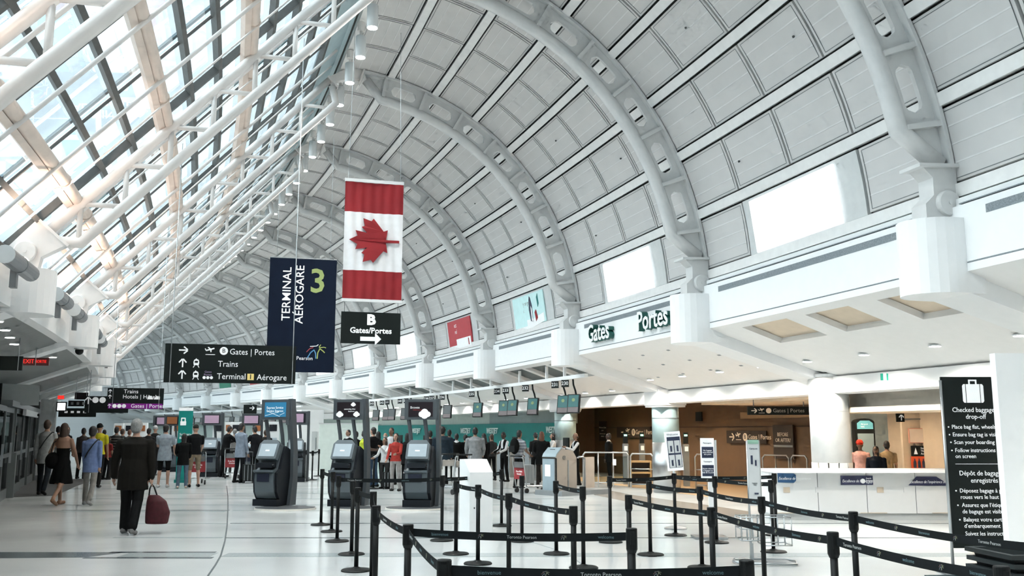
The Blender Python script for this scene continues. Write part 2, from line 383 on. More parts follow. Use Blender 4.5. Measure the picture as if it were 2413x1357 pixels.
# ================================================================== ARCH RIBS
AIN = 5.80
def ap(a, r): t = math.radians(a); return (VX + r * math.cos(t), VZ + r * math.sin(t))
def arch_parts():
    P = {}
    A0, A1 = 5.6, 86.0
    m = MB(); N = 48
    pr = []
    for j in range(N + 1):
        a = A0 + (A1 - A0) * j / N; pr.append(a)
    vs = []; fs = []
    for a in pr:
        for r, y in ((VRAD - .02, -.15), (VRAD - .02, .15), (VRAD - .075, .15), (VRAD - .075, -.15)):
            x, z = ap(a, r); vs.append((x, y, z))
    for j in range(N):
        for q in range(4):
            fs.append((j * 4 + q, j * 4 + (q + 1) % 4, j * 4 + 4 + (q + 1) % 4, j * 4 + 4 + q))
    fs += [(3, 2, 1, 0), (N * 4, N * 4 + 1, N * 4 + 2, N * 4 + 3)]
    P['flange'] = m.add(vs, fs).mesh('flange', ARCHG)
    pts = [(8.06, 0, 5.07)] + [(ap(a, AIN)[0], 0, ap(a, AIN)[1]) for a in np.linspace(11.2, 80.3, 30)] + [(2.36, 0, 10.56)]
    P['lower_tube'] = MB().tube(pts, .125, 12).mesh('lower_tube', ARCHG, True)
    # web with oblong openings
    m = MB(); ri, ro, rm = AIN + .05, VRAD - .06, 6.115
    SEG = 7; da = (80.3 - 11.2) / SEG
    def col(a, h): return [ap(a, ri), ap(a, rm - h), ap(a, rm + h), ap(a, ro)]
    cols = []
    for s_ in range(SEG):
        a0 = 11.2 + s_ * da; h0 = .135; half = da * .32
        capa = math.degrees(h0 / rm)
        for t in (0, .09): cols.append((a0 + da * t, 0))
        c = a0 + da / 2
        for t in np.linspace(-1, 1, 13):
            th = t * half; ed = half - abs(th)
            h = h0 if ed > capa else h0 * math.sqrt(max(0, 1 - ((capa - ed) / capa) ** 2))
            cols.append((c + th, max(h, 0.0)))
        cols.append((a0 + da * .91, 0))
    cols.append((80.3, 0))
    for y, flip in ((-.035, False), (.035, True)):
        vs = []; fs = []
        for a, h in cols:
            for x, z in col(a, h): vs.append((x, y, z))
        for j in range(len(cols) - 1):
            for q in (0, 2):
                f = (j * 4 + q, j * 4 + q + 1, j * 4 + 5 + q, j * 4 + 4 + q); fs.append(f if not flip else f[::-1])
        m.add(vs, fs)
    vs = []; fs = []
    for a, h in cols:
        for q in (1, 2):
            x, z = col(a, h)[q]; vs += [(x, -.035, z), (x, .035, z)]
    for j in range(len(cols) - 1):
        if cols[j][1] + cols[j + 1][1] > 0:
            fs.append((j * 4, j * 4 + 1, j * 4 + 5, j * 4 + 4)); fs.append((j * 4 + 2, j * 4 + 6, j * 4 + 7, j * 4 + 3))
    m.add(vs, fs)
    m.prism([ap(11.2, ri - .02), ap(11.2, ro)] + [ap(a, ro) for a in (9.5, 8, 6.5)] + [(8.1, 5.06)], -.035, .035)
    m.prism([ap(80.3, ri - .02), (2.36, 10.6)] + [ap(a, ro) for a in (85.2, 84, 82)] + [ap(80.3, ro)], -.035, .035)
    P['web'] = m.mesh('web', ARCHG)
    P['stiffener'] = []
    for s_ in range(SEG + 1):
        a = 11.2 + s_ * da
        t = .35
        P['stiffener'].append(MB().prism([ap(a - t, AIN + .06), ap(a + t, AIN + .06), ap(a + t, VRAD - .07), ap(a - t, VRAD - .07)], -.13, .13).mesh('stiffener', ARCHG))
    P['base_plate'] = MB().prism([(7.62, 4.97), (8.22, 5.0), (8.22, 5.045), (7.62, 5.015)], -.2, .2).mesh('base_plate', ARCHG)
    P['base_bracket'] = MB().prism([(8.21, 5.0), (7.72, 4.975), (7.85, 4.85), (7.85, 4.62), (7.72, 4.5), (7.72, 4.15), (8.21, 4.15)], -.14, .14).mesh('base_bracket', ARCHG)
    pin = MB().lathe([(.165, -.03), (.165, .03), (.15, .045), (.03, .045), (.03, .06)], 24)
    P['pin_disc'] = [MB().add(pin.v, pin.f, 0, Matrix.Translation((8.03, -.17, 4.52)) @ Matrix.Rotation(PI / 2, 4, 'X')).mesh('pin_disc', ARCHG, False),
                     MB().add(pin.v, pin.f, 0, Matrix.Translation((8.03, .17, 4.52)) @ Matrix.Rotation(-PI / 2, 4, 'X')).mesh('pin_disc', ARCHG, False)]
    P['ridge_bracket'] = MB().prism([(2.30, 10.86), (2.18, 10.36), (2.14, 10.37), (2.2, 10.55), (1.9, 10.52), (1.55, 10.40), (1.42, 10.52), (1.85, 10.8), (2.2, 10.9)], -.09, .09).prism([(2.32, 10.86), (2.16, 10.34), (2.12, 10.35), (2.28, 10.87)], -.18, .18).mesh('ridge_bracket', STEELW)
    return P
AP = arch_parts()
for i in range(-1, I1):
    lab = 'pale grey steel arch rib, the %s counting from the right edge into the distance' % ordinal(max(i, 0)) if i >= 0 else 'pale grey steel arch rib beyond the right edge of the view'
    t = thing('arch_rib', lab, 'arch', PL(i), 'arch ribs of the vault')
    obj('flange', AP['flange'], t); obj('lower_tube', AP['lower_tube'], t); obj('web', AP['web'], t)
    for s_ in AP['stiffener']: obj('stiffener', s_, t)
    obj('base_plate', AP['base_plate'], t); obj('base_bracket', AP['base_bracket'], t)
    for s_ in AP['pin_disc']: obj('pin_disc', s_, t)
    obj('ridge_bracket', AP['ridge_bracket'], t)

# ================================================================== ROOF TRUSSES ON THE GLAZED SIDE
U0 = Vector((-3.73, 4.87)); UD = Vector((5.14, 5.57)).normalized(); UN = Vector((-UD.y, UD.x))
def rp(s, off): q = U0 + UD * s + UN * off; return (q.x, q.y)
LN = -0.505                                   # depth of the lower chord below the upper one
def truss_parts():
    P = {}
    u = lambda s, o=0: (rp(s, o)[0], 0, rp(s, o)[1])
    P['upper_chord'] = MB().tube([u(-.08), u(7.58)], .085, 12).mesh('upper_chord', STEELW, True)
    P['lower_chord'] = MB().tube([(-3.62, 0, 4.70), (-3.24, 0, 4.70), (1.60, 0, 9.86), (1.50, 0, 10.30)], .095, 12).mesh('lower_chord', STEELW, True)
    P['strut'] = []
    for k in range(7):
        s = .66 + .99 * k
        a = u(s)
        # vertical and level struts meeting at the node
        def low(x=None, z=None):
            if x is not None: return (x, 0, 4.70 + (x + 3.24) * (5.16 / 4.84))
            return (-3.24 + (z - 4.70) * (4.84 / 5.16), 0, z)
        P['strut'].append(MB().tube([a, low(x=a[0])], .045, 8).mesh('strut', STEELW, True))
        if low(z=a[2])[0] < 1.58: P['strut'].append(MB().tube([a, low(z=a[2])], .045, 8).mesh('strut', STEELW, True))
    P['end_plate'] = MB().prism([(-3.95, 5.07), (-3.42, 4.60), (-3.39, 4.63), (-3.92, 5.10)], -.16, .16).mesh('end_plate', STEELW)
    P['gusset'] = MB().prism([(-3.9, 5.03), (-3.45, 4.63), (-3.8, 4.42), (-3.86, 4.1), (-4.3, 4.1), (-4.3, 4.55)], -.11, .11).mesh('gusset', STEELW)
    pin = MB().lathe([(.17, -.03), (.17, .03), (.155, .045), (.03, .045), (.03, .06)], 24)
    P['pin_disc'] = [MB().add(pin.v, pin.f, 0, Matrix.Translation((-4.03, -.14, 4.49)) @ Matrix.Rotation(PI / 2, 4, 'X')).mesh('pin_disc', STEELW)]
    P['head_plate'] = MB().prism([(1.36, 10.5), (1.62, 10.24), (1.65, 10.27), (1.39, 10.53)], -.14, .14).mesh('head_plate', STEELW)
    return P
TP = truss_parts()
for i in range(-1, I1):
    t = thing('roof_truss', 'white tubular truss under the glazed roof, the %s from the upper left corner' % ordinal(max(i, 0)) if i >= 0 else 'white tubular roof truss just above the view', 'truss', PL(i), 'tubular trusses under the glass roof')
    for n, q in TP.items():
        for me in (q if isinstance(q, list) else [q]): obj(n, me, t)

# ================================================================== GLAZED ROOF
GO = .32; PS = .66; NS = 11
roof = MB().sweep([rp(-.75, GO - .02), rp(-.66, GO - .02), rp(-.66, GO + .05), rp(-.75, GO + .05)], I0, I1, 60, 0, True).build('window_1', MULL, None, PL(0)); tag(roof, kind='structure')
def strip_mesh(n, s0, s1, o0, o1, d0, d1, m, seg=3, smooth=False):
    return MB().sweep([rp(s0, o0), rp(s1, o0), rp(s1, o1), rp(s0, o1)], d0, d1, seg, 0, True).mesh(n, m)
panes = [strip_mesh('pane', -.66 + PS * k + .02, -.66 + PS * (k + 1) - .02, GO, GO + .015, .006, 1 / 3 - .006, GLASS, 1) for k in range(NS + 1)]
far = MB()
for i in range(I0, I1):
    for q in range(3):
        for k in range(NS + 1):
            if -1 <= i <= 6 or (i == 7 and k > 8): obj('pane', panes[k], roof, PL(0).inverted() @ PL(i + q / 3))
            else:
                n = len(far.v); M = PL(0).inverted() @ PL(i + q / 3); me = panes[k]
                far.v += [tuple(M @ v.co) for v in me.vertices]; far.f += [[n + a for a in p.vertices] for p in me.polygons]; far.mi += [0] * len(me.polygons)
fo = far.build('panes_far', GLASS, roof); fo['kind'] = 'stuff'
CR = {2, 5, 8}         # lines carried on the warm-tinted tubes
for k in range(NS + 2):
    w = .042
    me = strip_mesh('mullion', -.66 + PS * k - w, -.66 + PS * k + w, GO - .13, GO, 0, 1, MULL, 4)
    for i in range(I0, I1): obj('mullion', me, roof, PL(0).inverted() @ PL(i))
def cross(n, w, o0, o1, m): return MB().prism([rp(-.7, o0), rp(7.3, o0), rp(7.3, o1), rp(-.7, o1)], -w, w).mesh(n, m)
cb = cross('cross_mullion', .048, GO - .12, GO, MULL); ct = cross('glazing_bar', .022, GO - .035, GO + .001, MULL)
cap = cross('cap_reflection', .05, GO + .016, GO + .05, mat('reflection_blue_grey', (0.42, 0.55, 0.60), 0.5))  # bluish reflection along the glass cap edge, built as a coloured strip
rt = MB().tube([(rp(-.7, .0)[0], 0, rp(-.7, .0)[1]), (rp(7.4, .0)[0], 0, rp(7.4, .0)[1])], .032, 8).mesh('rafter_tube', STEELW, True)
rod = MB().tube([(rp(-.3, .0)[0], 0, rp(-.3, .0)[1]), (rp(7.4, .0)[0], 0, rp(7.4, .0)[1])], .017, 6).mesh('tie_rod', STEELW, True)
I_ = PL(0).inverted()
for i in range(I0, I1):
    obj('cross_mullion', cb, roof, I_ @ PL(i))
    for q in (1, 2):
        obj('glazing_bar', ct, roof, I_ @ PL(i + q / 3)); obj('cap_reflection', cap, roof, I_ @ PL(i + q / 3 - .03)); obj('rafter_tube', rt, roof, I_ @ PL(i + q / 3 - .02))
    obj('rafter_tube', rt, roof, I_ @ PL(i + .06)); obj('tie_rod', rod, roof, I_ @ PL(i + .80)); obj('tie_rod', rod, roof, I_ @ PL(i + .17))
for n_, s in (('lowest', .66), ('middle', 2.64), ('uppermost', 4.62)):
    t = thing('roof_beam', 'long warm-lit steel beam along the glass roof, the %s of three' % n_, 'beam', PL(0), 'long beams of the glass roof')
    b = MB()
    for i in np.linspace(I0, I1, 97):
        pass
    pts = [lc(d, *rp(s, .10)) for d in np.linspace(I0, I1, 97)]
    b.tube(pts, .10, 10); b.build('tube', WARMTINT, t, None, True)
    MB().sweep([rp(s - .05, .17), rp(s + .05, .17), rp(s + .05, GO - .13), rp(s - .05, GO - .13)], I0, I1, 96, 0, True).build('web', WARMTINT, t)
    MB().sweep([rp(s - .19, .10), rp(s - .1, .05), rp(s - .1, .16), rp(s - .19, .2)], I0, I1, 96, 0, True).build('side_flange', WARMTINT, t)
    collar = MB().tube([(rp(s, .1)[0], -.03, rp(s, .1)[1]), (rp(s, .1)[0], .03, rp(s, .1)[1])], .118, 12).mesh('collar', WARMTINT)
    for i in range(-1, 10):
        for d in (.17, .80): obj('collar', collar, t, I_ @ PL(i + d))
# ridge: flashing strip, soffit and beam between glass and vault
rd = MB().sweep([rp(7.28, GO - .12), rp(8.06, GO - .06), (1.78, 10.86), (2.35, 10.88), (2.35, 11.05), (1.7, 11.35), rp(7.28, GO + .06)], I0, I1, 72, 0, True).build('ridge_flashing', TEALB, None, PL(0)); tag(rd, kind='structure'); rd.name = 'trim_1'
rb = MB().sweep([(1.72, 10.83), (2.42, 10.83), (2.42, 10.862), (1.72, 10.862)], I0, I1, 72, 0, True).build('ridge_soffit', PANEL, rd)
# lamps along the ridge
lamp = thing('ridge_downlight', 'white cylindrical downlight in the row hanging along the roof ridge', 'light', PL(.05), 'downlights along the roof ridge')
MB().lathe([(.112, 0), (.118, .01), (.118, .48), (.10, .50), (.03, .50)], 16).build('shade', WHITE, lamp, Matrix.Translation((1.74, 0, 9.94)), True)
MB().lathe([(.106, 0), (.106, .012)], 16).build('lens', LAMPON, lamp, Matrix.Translation((1.74, 0, 9.928)))
MB().lathe([(.085, 0), (.085, .19), (.07, .2)], 14).build('ballast_can', STEELW, lamp, Matrix.Translation((1.74, 0, 10.56)))
MB().box((1.74, 0, 10.5), (.06, .06, .14)).box((1.78, 0, 10.80), (.05, .05, .12)).build('hanger', STEELW, lamp)
for i in range(0, 13):
    for q in range(4):
        if i == 0 and q == 0: continue
        nn = i * 4 + q - 5
        copy_tree(lamp, PL(i + .05 + q * .25), None, 'white ridge downlight just above the top edge of the picture' if nn < 0 else 'white cylindrical ridge downlight, the %s down from the top of the picture' % ordinal(nn) if nn < 20 else 'tiny white ridge downlight at the far end of the row')
for i in range(-1, 9):
    for q in (0, 2):
        l = bpy.data.lights.new('ridge_lamp_light', 'SPOT'); l.energy = 330; l.spot_size = 2.0; l.spot_blend = .6; l.color = (1, .95, .88); l.shadow_soft_size = .12
        o = bpy.data.objects.new('ridge_lamp_light', l); COL.objects.link(o); o.matrix_local = AT(i + .05 + q * .25, 1.74, 9.88)

# ================================================================== RIGHT BULKHEAD
XF = 8.05
wall_right = MB().sweep([(8.6, 4.9), (8.6, 2.6), (8.7, 2.6), (8.7, 4.9)], -3, I1, 60, 0, True).build('wall_right', WALLW, None, PL(0)); wall_right.data.clear_geometry()
_w = MB().sweep([(8.235, 4.44), (8.30, 4.80), (8.36, 4.80), (8.36, 4.44)], -3, I1, 90, 0, True)
bpy.data.objects.remove(wall_right)
wall_right = _w.build('wall_right', WALLW, None, PL(0)); tag(wall_right, kind='structure')
fm = MB().sweep([(XF, 3.60), (XF, 3.70), (XF + .02, 3.70), (XF + .02, 3.72), (XF, 3.72), (XF, 4.45), (XF + .06, 4.47), (XF + .06, 4.56), (8.26, 4.62), (8.34, 4.62), (8.34, 3.60)], .0, 1.0, 5, 0, True).mesh('fascia', WALLW)
gm = MB().sweep([(XF - .002, 3.703), (XF - .002, 3.717), (XF + .02, 3.717), (XF + .02, 3.703)], .06, .94, 4, 0, True).mesh('shadow_groove', VENT)
vm = MB().sweep([(XF - .006, 4.258), (XF - .006, 4.362), (XF + .02, 4.362), (XF + .02, 4.258)], .13, .885, 4, 0, True).mesh('vent_grille', VENT)
lm = MB().sweep([(8.04, 4.462), (8.04, 4.475), (8.1, 4.475), (8.1, 4.462)], .05, .95, 4, 0, True).mesh('ledge_line', VENT)
def drum_mesh(x_in, x_out, hw, z0, z1, r):
    s = -1 if x_in < x_out else 1
    n = 12; pts = [(x_out, -hw)]
    for k in range(n + 1):
        t = -PI / 2 + PI * k / n
        pts.append((x_in - s * r + s * r * math.cos(t), hw * math.sin(t)))
    pts.append((x_out, hw))
    if s < 0: pts = pts[::-1]
    m = MB().slab(pts, z0, z1)
    return m.mesh('pier_drum', WALLW)
dm = drum_mesh(7.45, 8.3, .40, 3.33, 4.28, .45)
bm = MB().prism([(7.95, 3.335), (8.1, 3.335), (10.9, 2.52), (10.9, 2.9), (8.05, 3.75), (7.95, 3.6)], -.36, .36).mesh('cross_beam', WALLW)
for i in range(-3, I1):
    M = I_ @ PL(i)
    for n, me in (('fascia', fm), ('shadow_groove', gm), ('vent_grille', vm), ('ledge_line', lm), ('pier_drum', dm), ('cross_beam', bm)): obj(n, me, wall_right, M)
# sloping soffit, beam over the columns
SA, SB = Vector((8.05, 3.6)), Vector((10.75, 2.7))
def sp(t, off=0.0):
    d = (SB - SA).normalized(); n = Vector((-d.y, d.x)) if d.x > 0 else Vector((d.y, -d.x))
    q = SA + (SB - SA) * t - n * off
    return (q.x, q.y)
SOFF = mat('soffit_white', (0.86, 0.85, 0.83), 0.7, var=.012)
soffit = MB().sweep([sp(1.0), (10.62, 2.70), (10.62, 2.38), (10.7, 2.36), (11.0, 2.36), (11.0, 2.9)], -3, I1, 90, 0, True).build('soffit', SOFF, None, PL(0)); soffit.name = 'trim_2'; tag(soffit, kind='structure')
RECESS = mat('recess_beige', (0.62, 0.52, 0.40), 0.7); RECDK = mat('recess_dark', (0.16, 0.18, 0.18), 0.7)
def tfor(x): return (x - SA.x) / (SB.x - SA.x)
def soffit_bay(holes, mback, name='soffit_panel'):
    # boards around rectangular recesses; holes: list of (d0,d1,x0,x1)
    out = []
    xs = sorted({8.05, 10.75} | {h[2] for h in holes} | {h[3] for h in holes}); ds = sorted({0.0, 1.0} | {h[0] for h in holes} | {h[1] for h in holes})
    m = MB()
    for a, b in zip(xs, xs[1:]):
        for d0, d1 in zip(ds, ds[1:]):
            if any(h[0] <= d0 and h[1] >= d1 and h[2] <= a and h[3] >= b for h in holes): continue
            m.sweep([sp(tfor(a)), sp(tfor(b)), sp(tfor(b), -.1), sp(tfor(a), -.1)], d0, d1, 2, 0, True)
    return m.mesh(name, SOFF)
H0 = [(.11, .25, 8.27, 9.05), (.35, .52, 8.26, 9.03), (.60, .815, 8.25, 9.05)]
H2 = [(.10, .34, 8.25, 9.3), (.38, .62, 8.25, 9.3), (.66, .90, 8.25, 9.3)]
s0 = soffit_bay(H0, RECESS); s1 = soffit_bay([], RECESS); s2 = soffit_bay(H2, RECDK)
def recess(h, m): return MB().sweep([sp(tfor(h[2] - .03), -.11), sp(tfor(h[3] + .03), -.11), sp(tfor(h[3] + .03), -.15), sp(tfor(h[2] - .03), -.15)], h[0] - .01, h[1] + .01, 2, 0, True).mesh('recess_panel', m)
r0 = [recess(h, RECESS) for h in H0]; r2_ = [recess(h, RECDK) for h in H2]
for i in range(-3, I1):
    M = I_ @ PL(i)
    if i < 1: me, rc = s0, r0
    elif i == 1: me, rc = s1, []
    else: me, rc = s2, r2_
    obj('soffit_panel', me, soffit, M)
    for q in rc: obj('recess_panel', q, soffit, M)
# small slots in the soffit beside the letters
sl = MB().box((0, 0, 0), (.05, .11, .012)).mesh('soffit_slot', VENT)
for a in range(4):
    for b in range(3):
        x = 8.55 + b * .6 + a * .03; d = 1.16 + a * .2 + b * .02
        p_ = sp(tfor(x), .002); obj('soffit_slot', sl, soffit, I_ @ PL(d) @ Matrix.Translation((p_[0], 0, p_[1])) @ Matrix.Rotation(math.atan2(.9, 2.7), 4, 'Y'))
# downlights in the sloping soffit
dl = MB().lathe([(.10, -.02), (.10, .0), (.085, .004)], 16).mesh('trim_ring', WHITE); dn = MB().lathe([(.083, 0), (.083, .008)], 16).mesh('lens', LAMPON)
def downlight(M, label, group, me=dn, e=60, col=(1, .95, .88), size=2.6):
    t = thing('recessed_downlight', label, 'light', M, group)
    obj('trim_ring', dl, t); obj('lens', me, t, Matrix.Translation((0, 0, -.028)))
    if e:
        l = bpy.data.lights.new('lamp_light', 'SPOT'); l.energy = e; l.spot_size = size; l.spot_blend = .5; l.color = col; l.shadow_soft_size = .08
        o = bpy.data.objects.new('lamp_light', l); COL.objects.link(o); o.parent = t; o.matrix_local = Matrix.Translation((0, 0, -.06))
for i in range(-2, 7):
    for d in ((.12, .37, .63, .88) if i < 2 else (.1, .36, .64, .9)):
        x = 9.9 if i < 2 else 10.35
        nq = ordinal((.12, .37, .63, .88).index(d) if i < 2 else (.1, .36, .64, .9).index(d))
        p_ = sp(tfor(x)); downlight(AT(i + d, p_[0], p_[1] - .002), '%s recessed downlight from the right in the white soffit %s' % (nq, {-2: 'out of view', -1: 'at the right edge', 0: 'with beige squares', 1: 'below the Gates letters'}.get(i, 'bay, %s left of the letters' % ordinal(max(0, i - 2)))), 'downlights in the right soffit', dn, 95 if i < 2 else 45)
dome = thing('ceiling_sensor', 'small beige cone sensor under the pier beside the beige squares', 'sensor', AT(.06, 8.12, 3.50)); MB().lathe([(.02, -.12), (.07, -.03), (.10, 0.0)], 16).build('cone', mat('sensor_beige', (.6, .55, .45), .5), dome, None, True); MB().lathe([(.11, 0), (.11, .02)], 16).build('plate', WHITE, dome)
# fascia lettering
LETG = mat('letter_green', (0.01, 0.10, 0.08), 0.5); LETW = mat('letter_face', (0.9, 0.92, 0.92), 0.4)
for s, d, lab in (('Gates', 1.81, 'green and white block letters reading Gates on the white fascia'), ('Portes', 1.385, 'green and white block letters reading Portes on the white fascia')):
    t = thing('channel_letters', lab, 'sign', AT(d, XF - .10, 4.03) @ Matrix.Rotation(-PI / 2, 4, 'Z'), 'block letters on the fascia')
    text(s, .60, LETG, t, (0, .05, 0), 'LEFT', .95, .09, .012); text(s, .60, LETW, t, (0, -.05, 0), 'LEFT', .95, .006, .008)

# ================================================================== LEFT BULKHEAD
XL = -4.12
wall_left = MB().sweep([(-4.5, 4.25), (-4.5, 4.62), (-4.42, 4.62), (-4.42, 4.25)], -3, I1, 90, 0, True).build('wall_left', WALLW, None, PL(0)); tag(wall_left, kind='structure')
fm = MB().sweep([(XL, 3.55), (XL - .4, 3.55), (XL - .4, 4.30), (XL - .15, 4.34), (XL, 4.2)], 0, 1, 5, 0, True).mesh('fascia', WALLW)
dm = drum_mesh(-3.56, -4.4, .42, 3.48, 4.2, .42)
bm = MB().prism([(-4.0, 3.485), (-4.2, 3.485), (-6.4, 2.68), (-6.4, 3.0), (-4.2, 3.7), (-4.0, 3.6)], -.35, .35).mesh('cross_beam', WALLW)
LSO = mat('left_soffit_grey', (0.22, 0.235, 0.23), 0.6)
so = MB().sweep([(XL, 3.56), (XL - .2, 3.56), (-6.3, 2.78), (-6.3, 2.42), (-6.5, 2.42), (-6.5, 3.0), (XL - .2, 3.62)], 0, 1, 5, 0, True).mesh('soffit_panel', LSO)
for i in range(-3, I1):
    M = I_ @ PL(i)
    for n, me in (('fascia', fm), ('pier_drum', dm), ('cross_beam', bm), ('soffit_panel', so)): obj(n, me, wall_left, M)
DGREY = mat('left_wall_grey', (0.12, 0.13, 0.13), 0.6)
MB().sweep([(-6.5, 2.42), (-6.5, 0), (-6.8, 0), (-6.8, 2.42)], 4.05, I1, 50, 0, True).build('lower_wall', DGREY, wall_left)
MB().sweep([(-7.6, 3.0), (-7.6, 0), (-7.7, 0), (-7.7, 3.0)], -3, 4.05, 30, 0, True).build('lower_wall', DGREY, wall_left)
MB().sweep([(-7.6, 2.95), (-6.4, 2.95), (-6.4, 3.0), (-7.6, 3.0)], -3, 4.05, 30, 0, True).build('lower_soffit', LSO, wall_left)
for k, (d, x) in enumerate(((1.13, -4.55), (1.30, -4.65), (1.46, -4.75), (1.62, -4.85), (2.02, -4.65), (2.3, -4.7), (3.1, -4.8), (0.4, -4.7))):
    z = 3.56 - (abs(x) - 4.32) * .78 / 1.98
    downlight(AT(d, x, z - .004), 'small round downlight in the grey left soffit, the %s from the left edge' % ordinal(k), 'downlights in the left soffit', dn, 4)
UPN = 0
# grey up-light tubes on the left bulkhead
UPG = mat('uplight_grey', (0.25, 0.26, 0.27), 0.45, metal=.3)
for i in range(-1, 6):
    for d in ((.76,) if i < 1 else (.36, .72)):
        UPN = UPN + 1 if i > -1 else 0
        t = thing('uplight_tube', 'grey cylindrical uplight beyond the left edge' if i < 0 else 'grey cylindrical uplight on the left bulkhead, the %s from the left edge' % ordinal(UPN - 1), 'light', AT(i + d, -3.82, 4.05), 'uplights on the left bulkhead')
        HL = .85 if i < 1 else .66
        MB().tube([(0, -HL, 0), (0, HL, 0)], .125, 16).build('housing', UPG, t)
        MB().tube([(0, -HL - .02, 0), (0, -HL + .01, 0)], .13, 16).build('end_ring', LGREY, t); MB().tube([(0, -.03, 0), (0, .03, 0)], .133, 16).build('middle_ring', GREYM, t)
        MB().box((-.05, .0, -.2), (.09, .12, .3)).build('bracket', UPG, t)
        MB().box((0.0, .22, .125), (.12, .25, .01)).build('lens', LAMPWARM, t)
        l = bpy.data.lights.new('uplight', 'SPOT'); l.energy = 150; l.spot_size = 2.4; l.spot_blend = .7; l.color = (1, .74, .58); l.shadow_soft_size = .1
        o = bpy.data.objects.new('uplight', l); COL.objects.link(o); o.parent = t
        o.matrix_local = Matrix.Translation((.05, .2, .2)) @ Matrix.Rotation(PI - .35, 4, 'Y')
# ================================================================== RIGHT SIDE INTERIOR
BROWN = mat('brown_wall', (0.17, 0.105, 0.062), 0.55, var=0.08, scale=2); TAN = mat('tan_wall', (0.40, 0.28, 0.17), 0.6); BEIGE = mat('beige_wall', (0.66, 0.56, 0.44), 0.6)
CREAMW = mat('cream_wall', (0.80, 0.74, 0.65), 0.65); TEAL = mat('teal_wall', (0.0, 0.20, 0.185), 0.5); GREYGR = mat('grey_green_wall', (0.40, 0.47, 0.47), 0.6); PALEG = mat('pale_green_wall', (0.66, 0.74, 0.69), 0.6)
DKBR = mat('dark_brown_sign', (0.040, 0.030, 0.026), 0.5)
def wall_seg(x, i0, i1, z0, z1, m, name, parent=None, th=.12, n=8, kind=True):
    o = MB().sweep([(x, z0), (x, z1), (x + th, z1), (x + th, z0)], i0, i1, n, 0, True).build(name, m, parent, None if parent is not None else PL(0))
    if parent is None and kind: tag(o, kind='structure')
    return o
wall_back = wall_seg(14.5, 1.30, 3.75, 0, 2.75, BROWN, 'wall_back')
wall_seg(14.47, 1.6, 3.75, 1.75, 1.765, DKBR, 'panel_joint', wall_back, .02)
wall_seg(14.47, 1.3, 2.3, 2.0, 2.2, TAN, 'cove_band', wall_back, .02)
wall_seg(14.0, -3, 1.30, 0, 2.75, BEIGE, 'beige_wall', wall_back)
wall_seg(14.3, 1.29, 1.62, 0, 2.75, GREYGR, 'recess_wall', wall_back, .1)
wall_seg(11.6, 3.22, 6.6, 0, 1.93, TEAL, 'teal_screen', wall_back)
wall_seg(11.75, 3.2, 4.4, 1.9, 3.0, GREYGR, 'upper_wall', wall_back); wall_seg(11.75, 4.4, 7.0, 1.9, 3.0, PALEG, 'upper_wall', wall_back)
wall_seg(12.0, 6.6, 14.1, 0, 3.0, PALEG, 'check_in_wall', wall_back, n=24)
MB().box((0, 0, 1.3), (3.0, .1, 2.6)).build('return_wall', BROWN, wall_back, I_ @ AT(3.75, 13.35))
low = MB().sweep([(11.0, 2.62), (14.9, 2.62), (14.9, 2.70), (11.0, 2.70)], -3, 3.8, 30, 0, True).build('low_ceiling', mat('warm_ceiling', (0.80, 0.66, 0.50), 0.7), soffit)
MB().sweep([(10.9, 2.88), (14.9, 2.88), (14.9, 2.95), (10.9, 2.95)], 3.8, I1, 50, 0, True).build('low_ceiling', SOFF, soffit)
COVE = mat('cove_cream', (0.86, 0.74, 0.58), 0.6)
for k, (x, z) in enumerate(((11.3, 2.50), (11.55, 2.42), (11.8, 2.34))):
    wall_seg(x, 1.28, 1.98, z, z + .09, COVE, 'cove_ledge', soffit, 2.9 - k * .2, 6)
wall_seg(11.3, .1, 1.02, 2.08, 2.70, CREAMW, 'cream_bulkhead', soffit, .3, 6)
wall_seg(11.0, .05, 1.05, 2.0, 2.10, COVE, 'cove_ledge', soffit, 1.6, 6)
MB().box((0, 0, 3.9), (21, .2, 8.4)).box((0, 0, 9), (10, .2, 4)).build('end_closure', WALLW, wall_back, I_ @ AT(-3.0, 2.2));  # unseen wall added behind the camera to keep sky light out
MB().box((0, 0, 5), (22, .2, 10)).build('end_closure', WALLW, wall_back, I_ @ AT(I1 - .02, 2.2))
# warm lamps over the gate entrance
for k, (i, x) in enumerate(((1.15, 12.2), (1.45, 12.6), (1.75, 12.9), (2.1, 12.2), (2.45, 12.6), (2.8, 12.2), (.7, 12.6), (.35, 12.4), (1.6, 13.9), (3.2, 12.8))):
    downlight(AT(i, x, 2.615), 'warm recessed downlight in the low ceiling over the gate entrance, the %s' % ordinal(k), 'warm downlights over the gate entrance', MB().lathe([(.083, 0), (.083, .008)], 16).mesh('lens', LAMPWARM), 85, (1, .78, .52), 2.7)
